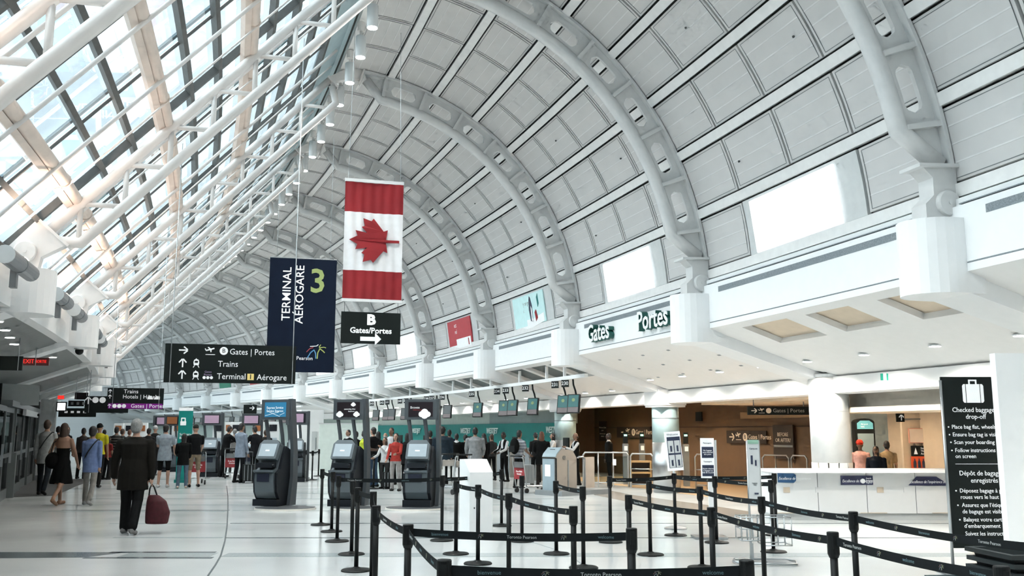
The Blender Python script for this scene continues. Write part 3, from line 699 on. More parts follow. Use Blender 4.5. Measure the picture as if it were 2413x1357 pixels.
# columns
COLT = mat('column_blue_green', (0.42, 0.56, 0.57), 0.45); COLW = mat('column_white', (0.87, 0.87, 0.85), 0.5)
def column(i, label, white=False):
    t = thing('round_column', label, 'column', AT(i, 10.75))
    r = .37
    if white:
        MB().lathe([(.385, 1.02), (.385, 2.72)], 32).build('cladding', COLW, t, None, True)
        MB().lathe([(.39, 2.02), (.39, 2.026)], 32).build('joint_ring', LGREY, t)
        for k in range(12):
            a = 2 * PI * k / 12
            MB().box((.37 * math.cos(a), .37 * math.sin(a), .51), (.03, .17, 1.02), 0, None, a).build('board', WHITE if k % 2 else CREAMW, t)
        MB().lathe([(.42, 2.70), (.42, 2.76)], 32).build('collar', LGREY, t)
    else:
        MB().lathe([(.37, 0), (.37, 1.33)], 32).build('steel_jacket', CHROME, t, None, True)
        MB().lathe([(.365, 1.33), (.365, 2.3)], 32).build('cladding', COLT, t, None, True)
        MB().lathe([(.372, 1.965), (.372, 1.985)], 32).build('joint_ring', GREYM, t)
        MB().box((0, 0, 2.53), (.84, .84, .42)).build('capital', WALLW, t); MB().box((0, 0, 2.30), (.80, .80, .06)).build('capital_base', WALLW, t)
    return t
column(.965, 'white clad round column rising behind the white service counter', True)
column(2, 'blue green round column with steel lower half beside the gate entrance')
column(3, 'blue green round column at the end of the teal screen')
# teal screen lettering
TEALW = mat('teal_lettering', (0.70, 0.80, 0.78), 0.5)
for k, (i, z) in enumerate(((3.42, 1.66), (4.30, 1.62), (4.75, 1.62), (5.2, 1.62), (5.7, 1.62))):
    text('WESTJET', .33, TEALW, wall_back, (0, 0, 0), 'CENTER', .95, .01, .006, I_ @ AT(i, 11.57, z) @ Matrix.Rotation(-PI / 2 + 0, 4, 'Z'), .2)
# ---- flat wall signs and posters on the back wall
def wall_sign(name, label, i, x, z, w, h, m, cat='sign', face=0.0, lines=(), tm=SIGNW, group=None, th=.04):
    t = thing(name, label, cat, AT(i, x, z) @ Matrix.Rotation(-PI / 2 + face, 4, 'Z'), group)
    MB().box((0, 0, 0), (w, th, h)).build('board', m, t)
    for (s, size, lx, lz, al) in lines: text(s, size, tm, t, (lx, -th / 2 - .003, lz), al)
    return t
WARMW = mat('warm_lettering', (0.80, 0.72, 0.62), 0.5)
t = wall_sign('wall_sign', 'tall dark brown notice panel on the brown wall beside the blue green column', 3.62, 14.42, 1.62, .58, .78, DKBR, lines=(('Welcome Carts', .09, 0, .14, 'CENTER'), ('zone', .09, 0, .03, 'CENTER'), ('Bienvenue aux', .08, 0, -.1, 'CENTER'), ('chariots', .08, 0, -.2, 'CENTER')), tm=WARMW)
t = wall_sign('wall_sign', 'long dark brown Gates Portes sign with plane on the brown wall', 3.27, 14.42, 1.58, 2.6, .40, DKBR, lines=(('Gates | Portes', .24, .18, 0, 'LEFT'),), tm=WARMW)
icon('disc', [disc_pts(0, 0, .5, 20)], WARMW, t, (.02, -.025, 0), .26); icon('plane', PLANE, WARMW, t, (-.4, -.025, .02), .26); icon('arrow', [bar(-.5, 0, .5, 0, .3)], WARMW, t, (-.85, -.025, 0), .16); text('B', .2, DKBR, t, (.02, -.032, 0), 'CENTER')
t = wall_sign('wall_sign', 'dark brown arrow sign reading Gates Portes right of the steel column', 2.25, 14.42, 1.45, 2.1, .38, DKBR, lines=(('Gates | Portes', .2, .14, 0, 'LEFT'),), tm=WARMW)
icon('disc', [disc_pts(0, 0, .5, 20)], WARMW, t, (-.02, -.025, 0), .24); icon('plane', PLANE, WARMW, t, (-.38, -.025, .02), .24); icon('arrow', ARROW_R, WARMW, t, (-.75, -.025, 0), .26); text('B', .18, DKBR, t, (-.02, -.032, 0), 'CENTER')
t = wall_sign('wall_sign', 'dark poster asking before or after beside the white column', 1.98, 14.40, 1.33, .95, .95, DKBR, 'poster', lines=(('BEFORE', .15, 0, .2, 'CENTER'), ('OR AFTER?', .15, 0, .04, 'CENTER')), tm=WARMW)
MB().box((0, -.024, -.12), (.9, .01, .06)).build('grey_bar', GREYM, t)
t = wall_sign('wall_monitor', 'small black screen high on the brown wall', 2.62, 14.38, 2.10, .38, .30, BLACK, 'screen')
t = thing('hanging_sign', 'dark Gates Portes sign hanging under the warm ceiling by the white column', 'sign', AT(1.5, 12.0, 2.12) @ Matrix.Rotation(-.35, 4, 'Z'))
MB().box((0, 0, 0), (1.5, .08, .2)).build('board', BLKSIGN, t); text('Gates | Portes', .13, mat('dim_lettering', (.35, .35, .33), .5), t, (-.15, -.045, 0)); icon('arrow', ARROW_R, WARMW, t, (-.6, -.045, 0), .13); icon('plane', PLANE, WARMW, t, (-.42, -.045, 0), .13); icon('disc', [disc_pts(0, 0, .5, 16)], WARMW, t, (-.25, -.045, 0), .13)
MB().box((-.6, 0, .25), (.02, .02, .35)).build('hanger', GREYM, t); MB().box((.6, 0, .25), (.02, .02, .35)).build('hanger', GREYM, t)
# posters on the beige wall
def flat(name, label, u0, v0, u1, v1, Y, m, cat='poster', th=.03, rot=-.0):
    a = deep(u0, v1, Y); b = deep(u1, v0, Y)
    t = thing(name, label, cat, Matrix.Translation(((a.x + b.x) / 2, Y, (a.z + b.z) / 2)))
    w, h = b.x - a.x, b.z - a.z
    MB().box((0, 0, 0), (w, th, h)).build('board', m, t)
    return t, w, h
bw = W(1.25, 14.0)
PY = 21.0
MB().box((0, 0, 1.3), (1.3, .1, 2.6)).build('poster_wall', BEIGE, wall_back, I_ @ Matrix.Translation((deep(2197, 1014, PY).x, PY + .1, 0)))
MB().box((0, 0, 0), (1.3, .03, .02)).build('wall_rail', GREYM, wall_back, I_ @ Matrix.Translation((deep(2197, 1014, PY).x, PY + .04, 1.90)))
PEACH = mat('paper_peach', (.85, .74, .66), .6); PINKL = mat('pink_frame', (.75, .38, .30), .5); REDO = mat('orange_red', (.75, .10, .03), .5); GRN = mat('sage_green', (.30, .50, .38), .5); NAVY = mat('navy_print', (.03, .04, .08), .5)
t, w, h = flat('notice', 'pale notice in a pink frame on the beige wall', 2142, 1009, 2176, 1044, PY, PINKL); MB().box((0, -.018, 0), (w * .88, .01, h * .9)).build('paper', PEACH, t)
t, w, h = flat('notice', 'navy and white notice on the beige wall beside the tall black sign', 2190, 1003, 2220, 1048, PY, SIGNW); MB().box((0, -.018, -.05), (w * .86, .01, h * .72)).build('print', NAVY, t); MB().box((.04, -.026, .02), (w * .45, .01, h * .15)).build('red_block', REDO, t)
t, w, h = flat('directory_board', 'black directory board with white lettering above the orange poster', 2148, 1050, 2202, 1075, PY, BLKSIGN, 'sign'); text('Security\nThrough\nAccess', .06, SIGNW, t, (-.06, -.02, 0)); text('Départ\nÀ bagages\nsécurité', .06, SIGNW, t, (.09, -.02, 0)); icon('pictogram', [[(-.3, -.5), (.3, -.5), (0, .5)]], SIGNW, t, (-.17, -.02, 0), .14)
t, w, h = flat('notice', 'small dark notice right of the directory board', 2204, 1052, 2221, 1074, PY, BLKSIGN)
t, w, h = flat('poster', 'orange red poster with dark bottle shapes below the directory board', 2149, 1075, 2182, 1112, PY, REDO)
for k in (-1, 0, 1): MB().lathe([(.03, -.1), (.03, .03), (.012, .07), (.012, .1)], 10).build('bottle_print', NAVY, t, Matrix.Translation((k * .095, -.02, .02)) @ Matrix.Diagonal((1, .2, 1, 1)))
t, w, h = flat('poster', 'cream poster with small dark figures between the orange and green posters', 2183, 1082, 2201, 1112, PY, PEACH)
for k in range(6): MB().box(((k % 3 - 1) * .05, -.02, .05 - .1 * (k // 3)), (.025, .01, .06)).build('figure_print', NAVY, t)
t, w, h = flat('poster', 'sage green poster at the edge of the tall black sign', 2202, 1075, 2221, 1112, PY, GRN); MB().box((0, -.02, -.08), (.03, .01, .04)).build('mark', SIGNW, t)
t, w, h = flat('wall_sign', 'dark brown text board at the top of the beige wall', 2196, 968, 2222, 994, PY, DKBR); text('Terminal\n1 and 3\nTrain', .055, WARMW, t, (-.1, -.02, 0))
t, w, h = flat('arrow_sign', 'small dark sign with a white upward arrow', 2112, 974, 2130, 994, 20.4, BLKSIGN, 'sign'); icon('arrow', ARROW_U, SIGNW, t, (.02, -.02, 0), .12)
t, w, h = flat('exit_sign', 'small green and white running figure exit sign under the soffit', 2076, 880, 2092, 896, 15.5, mat('exit_green', (0, .28, .18), .4, emit=.4), 'sign'); MB().box((0, -.02, 0), (w * .42, .01, h)).build('figure_panel', SIGNW, t)
# arched black kiosk behind the counter
t = thing('information_kiosk', 'black arched information kiosk with blue lit top behind the counter', 'kiosk', Matrix.Translation((deep(2034, 1014, 21.6).x, 21.6, 0)))
MB().prism([(-.22, 0), (.22, 0), (.22, 1.83)] + [(.22 * math.cos(a), 1.83 + .09 * math.sin(a)) for a in np.linspace(.1, PI - .1, 9)] + [(-.22, 1.83)], -.12, .12).build('body', BLACK, t)
MB().prism([(-.18, 1.68), (.18, 1.68), (.18, 1.81), (.1, 1.87), (-.1, 1.87), (-.18, 1.81)], -.135, -.12).build('header', mat('kiosk_teal', (.12, .36, .40), .4, emit=.3), t); text('Airport\nInfo', .055, SIGNW, t, (-.1, -.14, 1.76))
MB().box((0, -.13, 1.3), (.36, .02, .56)).build('screen', mat('kiosk_screen', (.28, .38, .42), .2), t)
# ================================================================== WHITE SERVICE COUNTER
CY = 17.85; cx0 = deep(1806, 1014, CY).x; cx1 = deep(2262, 1014, CY).x
t = thing('service_counter', 'long white service counter with blue advertising panels', 'counter', Matrix.Translation(((cx0 + cx1) / 2, CY, 0)))
cw = cx1 - cx0
MB().box((0, .35, .06), (cw - .1, .6, .12)).build('plinth', LGREY, t); MB().box((0, .0, .905), (cw + .06, .9, .05)).build('worktop', WHITE, t)
n = 4
for k in range(n): MB().box((-cw / 2 + cw * (k + .5) / n, .35, .50), (cw / n - .012, .72, .76)).build('front_panel', WHITE, t)
for xx in (-1.45, .1, 1.45): MB().box((xx, -.02, .13), (.5, .02, .012)).build('kick_slot', BEIGE, t)
for xx in (-1.5, -.9, .25, .75): MB().box((xx, -.015, .55), (.12, .02, .1)).build('socket_plate', BEIGE if xx in (-1.5, .25) else WHITE, t)
BLUEP = mat('blue_panel', (.02, .10, .24), .4); NAVP = mat('navy_panel', (.03, .035, .10), .4)
def ad(pts, u, v, m, lab, sub):
    p = deep(u, v, CY - .03); a = thing('counter_sticker', lab, 'sticker', Matrix.Translation(p), 'blue stickers on the white counter')
    s = CY / FPX
    MB().prism([(x * s, -z * s) for x, z in pts], -.006, .006).build('film', m, a)
    text(sub, .075, SIGNW, a, (-pts[2][0] * s * .95 if False else min(x for x, z in pts) * s * .92, -.008, -.01), 'LEFT', .75, .001, 0, None, .3)
    return a
ad([(-21, -11), (-21, 10), (16, 11), (21, 6), (21, -7), (16, -10)], 1854, 1126, BLUEP, 'blue six sided sticker at the left end of the white counter', 'Excellence de l’expérience')
a = ad([(-37, -11), (-37, 10), (37, 10), (37, -11)], 2019, 1132, NAVP, 'navy rectangular sticker in the middle of the white counter', 'Excellence de l’expérience')
MB().prism(disc_pts(0, 0, .045, 12), -.012, -.007).build('maple_mark', SIGNW, a, Matrix.Translation((.11, 0, -.01))); text('Awards\nEuropean\nRegional', .04, SIGNW, a, (.17, -.008, 0), 'LEFT', .8, .001)
ad([(-45, 9), (-25, -11), (20, -11), (45, 5), (45, 10), (0, 10)], 2186, 1134, NAVP, 'navy six sided sticker at the right end of the white counter', 'Excellence de l’expérience aéroport')
# white partition and black bins at the right edge
pX = deep(2364, 1100, 10.4).x
t = thing('white_partition', 'blank white partition panel at the right edge beside the tall black sign', 'partition', Matrix.Translation((pX + .75, 10.45, 0)))
MB().box((0, 0, 1.28), (1.5, .12, 2.44)).build('board', WHITE, t); MB().box((-.55, 0, .03), (.12, .5, .06)).build('foot', LGREY, t); MB().box((.55, 0, .03), (.12, .5, .06)).build('foot', LGREY, t)
# ---- tall baggage sign
t = thing('baggage_sign', 'tall black checked baggage drop-off sign with white suitcase pictogram', 'sign', Matrix.Translation((deep(2230, 1100, 11.2).x, 11.2, 0)))
SG = 11.2 / FPX
zt = deep(2280, 888, 11.2).z; zb = deep(2280, 1291, 11.2).z
MB().box((.40, 0, (zt + zb) / 2), (.80, .03, zt - zb)).build('board', BLKSIGN, t)
MB().tube([(-.005, -.01, .02), (-.005, -.01, zt - .04)], .018, 10).build('pole', CHROME, t, None, True); MB().box((.3, 0, .02), (.8, .45, .03)).build('base', CHROME, t)
def zline(v): return deep(2280, v, 11.2).z
def xl(u): return (u - 2222) * SG
lw = dict(depth=.001)
text('Checked baggage', .080, SIGNW, t, (xl(2243), -.018, zline(966)), 'LEFT', .9); text('drop-off', .080, SIGNW, t, (xl(2297), -.018, zline(982)), 'CENTER', .9)
for s, u, v in (('Place bag flat, wheels up', 2239, 1006), ('Ensure bag tag is visible', 2240, 1024), ('Scan your boarding pass', 2242, 1042), ('Follow instructions', 2243, 1061), ('on screen', 2243, 1075), ('Déposez bagage à plat,', 2247, 1156), ('roues vers le haut', 2248, 1171), ('Assurez que l’étiquette', 2250, 1190), ('de bagage est visible', 2250, 1205), ('Balayez votre carte', 2251, 1224), ('d’embarquement', 2252, 1239), ('Suivez les instructions', 2253, 1257), ('à l’écran', 2254, 1272)):
    text(s, .067, SIGNW, t, (xl(u), -.018, zline(v)), 'LEFT', .92)
for u, v in ((2232, 1006), (2233, 1024), (2235, 1042), (2236, 1061), (2239, 1156), (2241, 1190), (2243, 1224)):
    icon('bullet', [disc_pts(0, 0, .5, 10)], SIGNW, t, (xl(u), -.016, zline(v)), .018)
text('Dépôt de bagages', .080, SIGNW, t, (xl(2249), -.018, zline(1115)), 'LEFT', .9); text('enregistrés', .080, SIGNW, t, (xl(2306), -.018, zline(1132)), 'CENTER', .9)
icon('divider', [bar(0, 0, 1, 0, .008)], SIGNW, t, (xl(2242), -.016, zline(1093)), .62)
icon('suitcase', [[(-.32, -.5), (.32, -.5), (.32, .38), (-.32, .38)], [(-.5, -.42), (-.44, -.5), (-.36, -.5), (-.36, .38), (-.44, .38), (-.5, .3)], [(.5, -.42), (.44, -.5), (.36, -.5), (.36, .38), (.44, .38), (.5, .3)], bar(-.16, .38, -.16, .56, .07), bar(.16, .38, .16, .56, .07), bar(-.195, .56, .195, .56, .07)], SIGNW, t, (xl(2295), -.016, zline(924)), .25)
# ---- stack of black trays
BIN = mat('bin_black', (.016, .022, .023), .5); BING = mat('bin_teal_black', (.03, .055, .058), .5)
BY = 6.5; bp = spot(2330, 1308, .80)
def bin_mesh(w, d, h, tp=.84, rim=.035):
    m = MB(); z0 = 0
    o = [(-w / 2 * tp, -d / 2 * tp, 0), (w / 2 * tp, -d / 2 * tp, 0), (w / 2 * tp, d / 2 * tp, 0), (-w / 2 * tp, d / 2 * tp, 0)]
    u = [(-w / 2, -d / 2, h), (w / 2, -d / 2, h), (w / 2, d / 2, h), (-w / 2, d / 2, h)]
    r1 = [(x * (1 + rim * 2 / w), y * (1 + rim * 2 / d), z) for x, y, z in u]; r0 = [(x, y, z - .03) for x, y, z in r1]
    inn = [(x * .96, y * .96, h) for x, y, z in u]; ib = [(x * .96, y * .96, .04) for x, y, z in o]
    vs = o + u + r1 + r0 + inn + ib
    fs = [(3, 2, 1, 0)]
    def ring(a, b): 
        for k in range(4): fs.append((a + k, a + (k + 1) % 4, b + (k + 1) % 4, b + k))
    ring(0, 4); ring(12, 8); ring(8, 16); ring(16, 20); fs.append((20, 21, 22, 23)); ring(4, 12)
    m.add(vs, fs); return m
_bx = bp.x + .02
for k, (z, dx, w, hh, m_, lab) in enumerate(((0.0, .10, .74, .62, BING, 'large dark teal tote bin at the bottom of the stack by the right edge'), (.50, .30, .52, .20, BIN, 'black tray in the stack by the right edge, lowest tray'), (.56, .31, .52, .20, BIN, 'black tray in the stack by the right edge, middle tray'), (.62, .30, .52, .20, BIN, 'black tray in the stack by the right edge, top tray with empty inside'))):
    o = bin_mesh(w, .46, hh, .80 if k else .84).build('storage_bin', m_, None, Matrix.Translation((_bx + dx, 6.75, z)) @ Matrix.Rotation(.12, 4, 'Z'))
    tag(o, lab, 'bin', 'stack of bins by the right edge')
# ================================================================== CHECK-IN RAIL, MONITORS, DESKS
RX = 8.42; RZc = 3.10
t = thing('monitor_rail', 'long white rail hung below the soffit carrying the airline monitors', 'rail', PL(0))
MB().sweep([(RX - .05, RZc - .05), (RX + .05, RZc - .05), (RX + .05, RZc + .05), (RX - .05, RZc + .05)], 2.0, 5.62, 24, 0, True).build('beam', WHITE, t)
for i in (2.22, 2.42, 2.75, 3.15, 3.45, 3.75, 4.15, 4.55, 4.95, 5.35): MB().box((RX, 0, 3.32), (.07, .07, .40)).build('hanger', WHITE, t, I_ @ PL(i))
t2 = thing('monitor_rail', 'distant white rail below the soffit above the far check-in desks', 'rail', PL(0))
MB().sweep([(RX - .05, RZc - .05), (RX + .05, RZc - .05), (RX + .05, RZc + .05), (RX - .05, RZc + .05)], 7.2, 12.0, 24, 0, True).build('beam', WHITE, t2)
for k in range(14): MB().box((RX, 0, 3.32), (.06, .06, .40)).build('hanger', WHITE, t2, I_ @ PL(7.4 + k * .33))
SCRT = mat('screen_teal', (.004, .09, .09), .25, emit=.08, ecol=(.01, .16, .15)); SCRG = mat('screen_grey', (.14, .11, .11), .25, emit=.08); SCRD = mat('screen_dim', (.05, .06, .06), .25, emit=.12)
def monitor(lab, i, x, rot, lit=True, num=None):
    t = thing('airline_monitor', lab, 'monitor', AT(i, x) @ Matrix.Rotation(rot, 4, 'Z'), 'airline monitors hung over the check-in desks')
    tilt = Matrix.Translation((0, 0, 2.38)) @ Matrix.Rotation(-.18, 4, 'X')
    MB().box((0, .04, 0), (.36, .08, .52)).build('case', BLACK, t, tilt)
    MB().box((0, -.003, .07), (.31, .008, .33)).build('screen', SCRT if lit else SCRD, t, tilt); MB().box((0, -.003, -.17), (.31, .008, .14)).build('caption_strip', SCRG, t, tilt)
    if lit: MB().prism(disc_pts(0, .1, .05, 10), -.010, -.006).build('picture', mat('screen_spot', (.25, .35, .15), .4), t, tilt)
    MB().box((0, .13, 0), (.14, .12, .22)).build('mount', BLACK, t, tilt)
    MB().tube([(0, .17, 2.40), (.02, .19, 2.55), (-.03, .2, 2.75), (-.06, .15, 2.9), (-.06, .12, 3.06)], .027, 8).build('bent_arm', BLACK, t, None, True)
    if num:
        MB().box((-.30, .12, 2.94), (.22, .03, .2)).build('number_plate', BLACK, t); text(num, .14, SIGNW, t, (-.30, .10, 2.94), 'CENTER')
    return t
mons = [(2.14, '230'), (2.25, '231'), (2.60, '232'), (2.86, '233'), (2.98, '234'), (3.36, '235'), (3.86, '236'), (4.05, '237'), (4.15, '238'), (4.55, '239'), (4.68, '240'), (4.95, '241'), (5.07, '242'), (5.30, '243')]
for k, (i, n_) in enumerate(mons):
    monitor('black airline monitor on a bent arm under the white rail, the %s from the right' % ordinal(k), i, RX + .02, -.85, k < 6, n_)
for k in range(14):
    monitor('small distant monitor over the far check-in desks, the %s from the right' % ordinal(k), 7.4 + k * .33, RX + .02, -.8, False, None)
DESK = mat('desk_grey', (.26, .25, .23), .5); DESKT = mat('desk_top', (.16, .15, .14), .4)
def desk(i, x, lab, w=1.3):
    t = thing('check_in_desk', lab, 'desk', AT(i, x) @ Matrix.Rotation(-PI / 2, 4, 'Z'), 'check-in desks by the teal screen')
    MB().box((0, .3, .5), (w, .6, 1.0)).build('body', DESK, t); MB().box((0, .28, 1.03), (w + .04, .7, .05)).build('worktop', DESKT, t)
    MB().box((0, -.01, .5), (w * .9, .02, .8)).build('front_panel', GREYM, t)
    MB().box((.25, .35, 1.26), (.42, .05, .32)).build('terminal_screen', BLACK, t); MB().box((.25, .38, 1.09), (.1, .1, .08)).build('screen_foot', BLACK, t)
for k, i in enumerate((2.75, 3.05, 3.4, 3.75, 4.1, 4.5, 4.9, 5.4)): desk(i, 9.55, 'dark grey check-in desk before the teal screen, the %s from the column' % ordinal(k))
# self bag-drop machine
BLG = mat('blue_grey_panel', (.30, .38, .42), .4); TAUPE = mat('taupe_panel', (.33, .29, .25), .5)
p = spot(1318, 1166)
t = thing('bag_drop_machine', 'blue grey self service bag drop machine with taupe side and steel rail', 'machine', Matrix.Translation((p.x, p.y + .25, 0)) @ Matrix.Rotation(.72, 4, 'Z'))
MB().prism([(-.35, .12), (.42, .12), (.42, .93), (.28, 1.12), (-.12, 1.18), (-.30, 1.02), (-.35, .95)], -.25, .25).build('cabinet', TAUPE, t)
MB().box((-.362, 0, .52), (.025, .44, .80)).build('front_panel', BLG, t); MB().box((-.36, 0, .94), (.035, .5, .02)).build('trim_line', BLACK, t)
MB().box((-.378, .02, .62), (.01, .2, .3)).build('notice', SIGNW, t)
MB().prism([(-.34, .96), (-.29, 1.03), (-.13, 1.19), (-.10, 1.20), (-.10, 1.21), (-.14, 1.21), (-.32, 1.05), (-.36, .97)], -.25, .25).build('screen_hood', BLG, t)
MB().box((-.235, .02, 1.115), (.012, .2, .13)).build('screen', BLACK, t, Matrix.Translation((-.235, 0, 1.115)) @ Matrix.Rotation(.80, 4, 'Y') @ Matrix.Translation((.235, 0, -1.115)))
MB().lathe([(.05, 0), (.05, .02)], 14).build('round_button', CHROME, t, Matrix.Translation((-.05, -.25, .95)) @ Matrix.Rotation(PI / 2, 4, 'X'))
MB().box((.1, -.255, .5), (.03, .02, .76)).build('corner_post', GREYM, t); MB().box((-.335, -.25, .53), (.03, .03, .82)).build('edge_trim', BLACK, t)
MB().box((.35, -.15, .06), (1.75, 1.0, .12)).build('base_plate', GREYM, t)
MB().tube([(.62, -.35, .12), (.62, -.35, .9), (.55, -.35, .96), (.40, -.35, .96)], .025, 8).build('steel_rail', CHROME, t, None, True); MB().box((.80, -.33, .55), (.36, .05, .8)).build('side_screen', mat('taupe_light', (.42, .36, .30), .5), t)
# steel and glass barrier
def barrier(lab, pts, h=1.02, posts=4, group='steel barriers by the gate entrance', glass=True, low=False):
    a, b = Vector(pts[0]), Vector(pts[1]); d = b - a; L_ = d.length
    t = thing('steel_barrier', lab, 'barrier', Matrix.Translation((a.x, a.y, 0)) @ Matrix.Rotation(math.atan2(d.y, d.x), 4, 'Z'), group)
    MB().tube([(0, 0, .02), (0, 0, h - .08), (.06, 0, h), (L_ - .06, 0, h), (L_, 0, h - .08), (L_, 0, .02)], .024, 8).build('hoop', CHROME, t, None, True)
    for k in range(1, posts - 1): MB().tube([(L_ * k / (posts - 1), 0, .0), (L_ * k / (posts - 1), 0, h)], .02, 8).build('post', CHROME, t, None, True)
    if glass:
        for k in range(posts - 1): MB().box((L_ * (k + .5) / (posts - 1), 0, .5), (L_ / (posts - 1) - .08, .012, .78)).build('glass_panel', CLEAR, t)
    else: MB().tube([(0, 0, .55), (L_, 0, .55)], .018, 8).build('mid_rail', CHROME, t, None, True)
    MB().tube([(0, 0, .12), (L_, 0, .12)], .018, 8).build('bottom_rail', CHROME, t, None, True)
    return t
a = spot(1375, 1146); b = spot(1482, 1148)
t = barrier('steel and glass barrier right of the bag drop machine with a white tag', (a, b), 1.0, 4); MB().box((.95, -.02, .72), (.1, .01, .18)).build('paper_tag', SIGNW, t)
barrier('gold lit steel barrier before the brown wall left of the steel column', (spot(1487, 1150), spot(1540, 1152)), .98, 2, glass=False)
barrier('steel hoop barrier behind the white sign post', (spot(1640, 1153), spot(1668, 1154)), .98, 2, glass=False)
barrier('steel barrier before the brown wall left of the white column', (spot(1800, 1158), spot(1862, 1160)), .98, 3, glass=False)
barrier('steel barrier close to the white column', (spot(1868, 1160), spot(1905, 1162)), .98, 2, glass=False)
WOODG = mat('gold_wood', (.48, .32, .15), .4)
t = thing('gate_shelf', 'gold wooden shelf unit at the gate entrance left of the steel column', 'shelf', Matrix.Translation(spot(1515, 1150) + Vector((0, .5, 0))))
MB().box((0, 0, .74), (.62, .35, .05)).build('upper_board', WOODG, t); MB().box((0, 0, .42), (.62, .35, .05)).build('lower_board', WOODG, t)
for sx in (-.29, .29): MB().box((sx, 0, .37), (.04, .33, .74)).build('side_board', WOODG, t)
MB().box((0, .16, .4), (.6, .02, .7)).build('back_board', DKBR, t)
for k, (u, v) in enumerate(((1484, 1145), (1524, 1143), (1632, 1150))):
    t = thing('gate_reader', 'grey boarding pass reader post with a lit green indicator, the %s from the left' % ordinal(k), 'reader', Matrix.Translation(spot(u, v) + Vector((0, .9, 0))), 'boarding pass readers at the gate entrance')
    MB().box((0, 0, .62), (.16, .22, 1.24)).build('post', GREYM, t); MB().box((0, -.12, 1.1), (.1, .02, .14)).build('sticker', SIGNW, t); MB().box((0, 0, 1.42), (.14, .1, .34)).build('head', BLACK, t); MB().box((0, -.055, 1.5), (.09, .01, .05)).build('indicator', mat('green_led', (.3, 1, .6), .4, emit=2), t)
t = wall_sign('entrance_board', 'dark grey board beside the steel column at the gate entrance', 2.62, 12.9, 1.0, .5, 2.0, GREYM, 'panel')
# ================================================================== HANGING SIGNS AND BANNERS
def hang(name, label, u0, v0, u1, v1, Y, m, cat='sign', rot=None, th=.05, cables=(), zc=9.0):
    """a hanging panel whose middle is at distance Y; size from its outline there"""
    c = deep((u0 + u1) / 2, (v0 + v1) / 2, Y)
    w = (u1 - u0) * Y / FPX * 1.02; h = (v1 - v0) * Y / FPX / math.cos(PITCH)
    r = .27 if rot is None else rot
    t = thing(name, label, cat, Matrix.Translation(c) @ Matrix.Rotation(r, 4, 'Z'))
    if m: MB().box((0, 0, 0), (w, th, h)).build('board', m, t)
    for x in cables:
        zq = zc[cables.index(x)] if isinstance(zc, tuple) else zc
        MB().tube([(x * w, -th / 2 - .008, -h / 2), (x * w, -th / 2 - .008, h / 2), (x * w, -th / 2 - .008, zq - c.z)], .009, 6).build('cable', CHROME, t, None, True)
    return t, w, h
# the big direction sign
t, w, h = hang('direction_sign', 'black hanging direction sign listing gates, trains and terminal 1', 400, 813, 690, 902, 17.0, BLKSIGN, th=.06, cables=(-.455, .475), zc=(6.9, 9.2))
k = w / 290.0 / 1.02 * 1.0
def sx(u): return (u - 545) * 17.0 / FPX
def sz(v): return (857 - v) * 17.0 / FPX
y = -.034
for v, ic in ((827, 'r'), (857, 'u'), (884, 'u')):
    icon('arrow', ARROW_R if ic == 'r' else ARROW_U, SIGNW, t, (sx(437), y, sz(v)), .15)
icon('plane', PLANE, SIGNW, t, (sx(497), y, sz(828)), .15); icon('disc', [disc_pts(0, 0, .5, 24)], SIGNW, t, (sx(527), y, sz(827)), .145); text('B', .11, BLKSIGN, t, (sx(527), y - .005, sz(827)), 'CENTER')
text('Gates | Portes', .152, SIGNW, t, (sx(540), y, sz(829)), 'LEFT', .90); text('Trains', .152, SIGNW, t, (sx(515), y, sz(858)), 'LEFT', .92); text('Terminal', .152, SIGNW, t, (sx(514), y, sz(887)), 'LEFT', .92); text('Aérogare', .152, SIGNW, t, (sx(604), y, sz(888)), 'LEFT', .92)
for v in (857, 885): icon('train', TRAIN, SIGNW, t, (sx(467), y, sz(v)), .14)
for v in (857, 885): MB().box((0, 0, 0), (.055, .004, .035)).build('train_window', BLKSIGN, t, Matrix.Translation((sx(467), y - .006, sz(v) + .025)))
MB().box((0, 0, 0), (.115, .008, .115)).build('number_square', mat('sign_yellow', (.80, .62, .22), .5, emit=.1), t, Matrix.Translation((sx(590), y, sz(887)))); text('1', .12, BLKSIGN, t, (sx(590), y - .007, sz(887)), 'CENTER', 1, .001, .002)
PURP = mat('sign_lilac', (.45, .35, .55), .5); text('Gates\nPortes', .052, PURP, t, (sx(494), y, sz(880)), 'CENTER')
for q in (486, 494, 502): icon('small_disc', [disc_pts(0, 0, .5, 14)], SIGNW, t, (sx(q), y, sz(890)), .055)
# navy Terminal 3 banner
NAVYB = mat('banner_navy', (.006, .012, .028), .8, spec=.15, var=.1, scale=3); LIME = mat('banner_lime', (.36, .45, .16), .6)
t, w, h = hang('terminal_banner', 'tall navy banner reading Terminal 3 Aérogare with the airport emblem', 635, 608, 788, 876, 24.0, NAVYB, 'banner', th=.03)
bx = lambda u: (u - 711.5) * 24 / FPX; bz = lambda v: (742 - v) * 24 / FPX
R90 = Matrix.Rotation(-PI / 2, 4, 'Y')
for s, u, v in (('TERMINAL', 675, 693), ('AÉROGARE', 705, 693)):
    me = text_mesh(s, .30, SIGNW, 'CENTER', 1.0, .001, .002); obj('lettering', me, t, Matrix.Translation((bx(u), -.02, bz(v))) @ R90)
text('3', .88, LIME, t, (bx(746), -.02, bz(662)), 'CENTER', 1.0, .001, .014)
text('Toronto Pearson', .135, SIGNW, t, (bx(740), -.02, bz(845)), 'RIGHT', .95); logo(t, (bx(746), -.022, bz(829)), .42)
MB().tube([(-w / 2, 0, h / 2), (w / 2, 0, h / 2)], .02, 8).build('top_bar', GREYM, t)
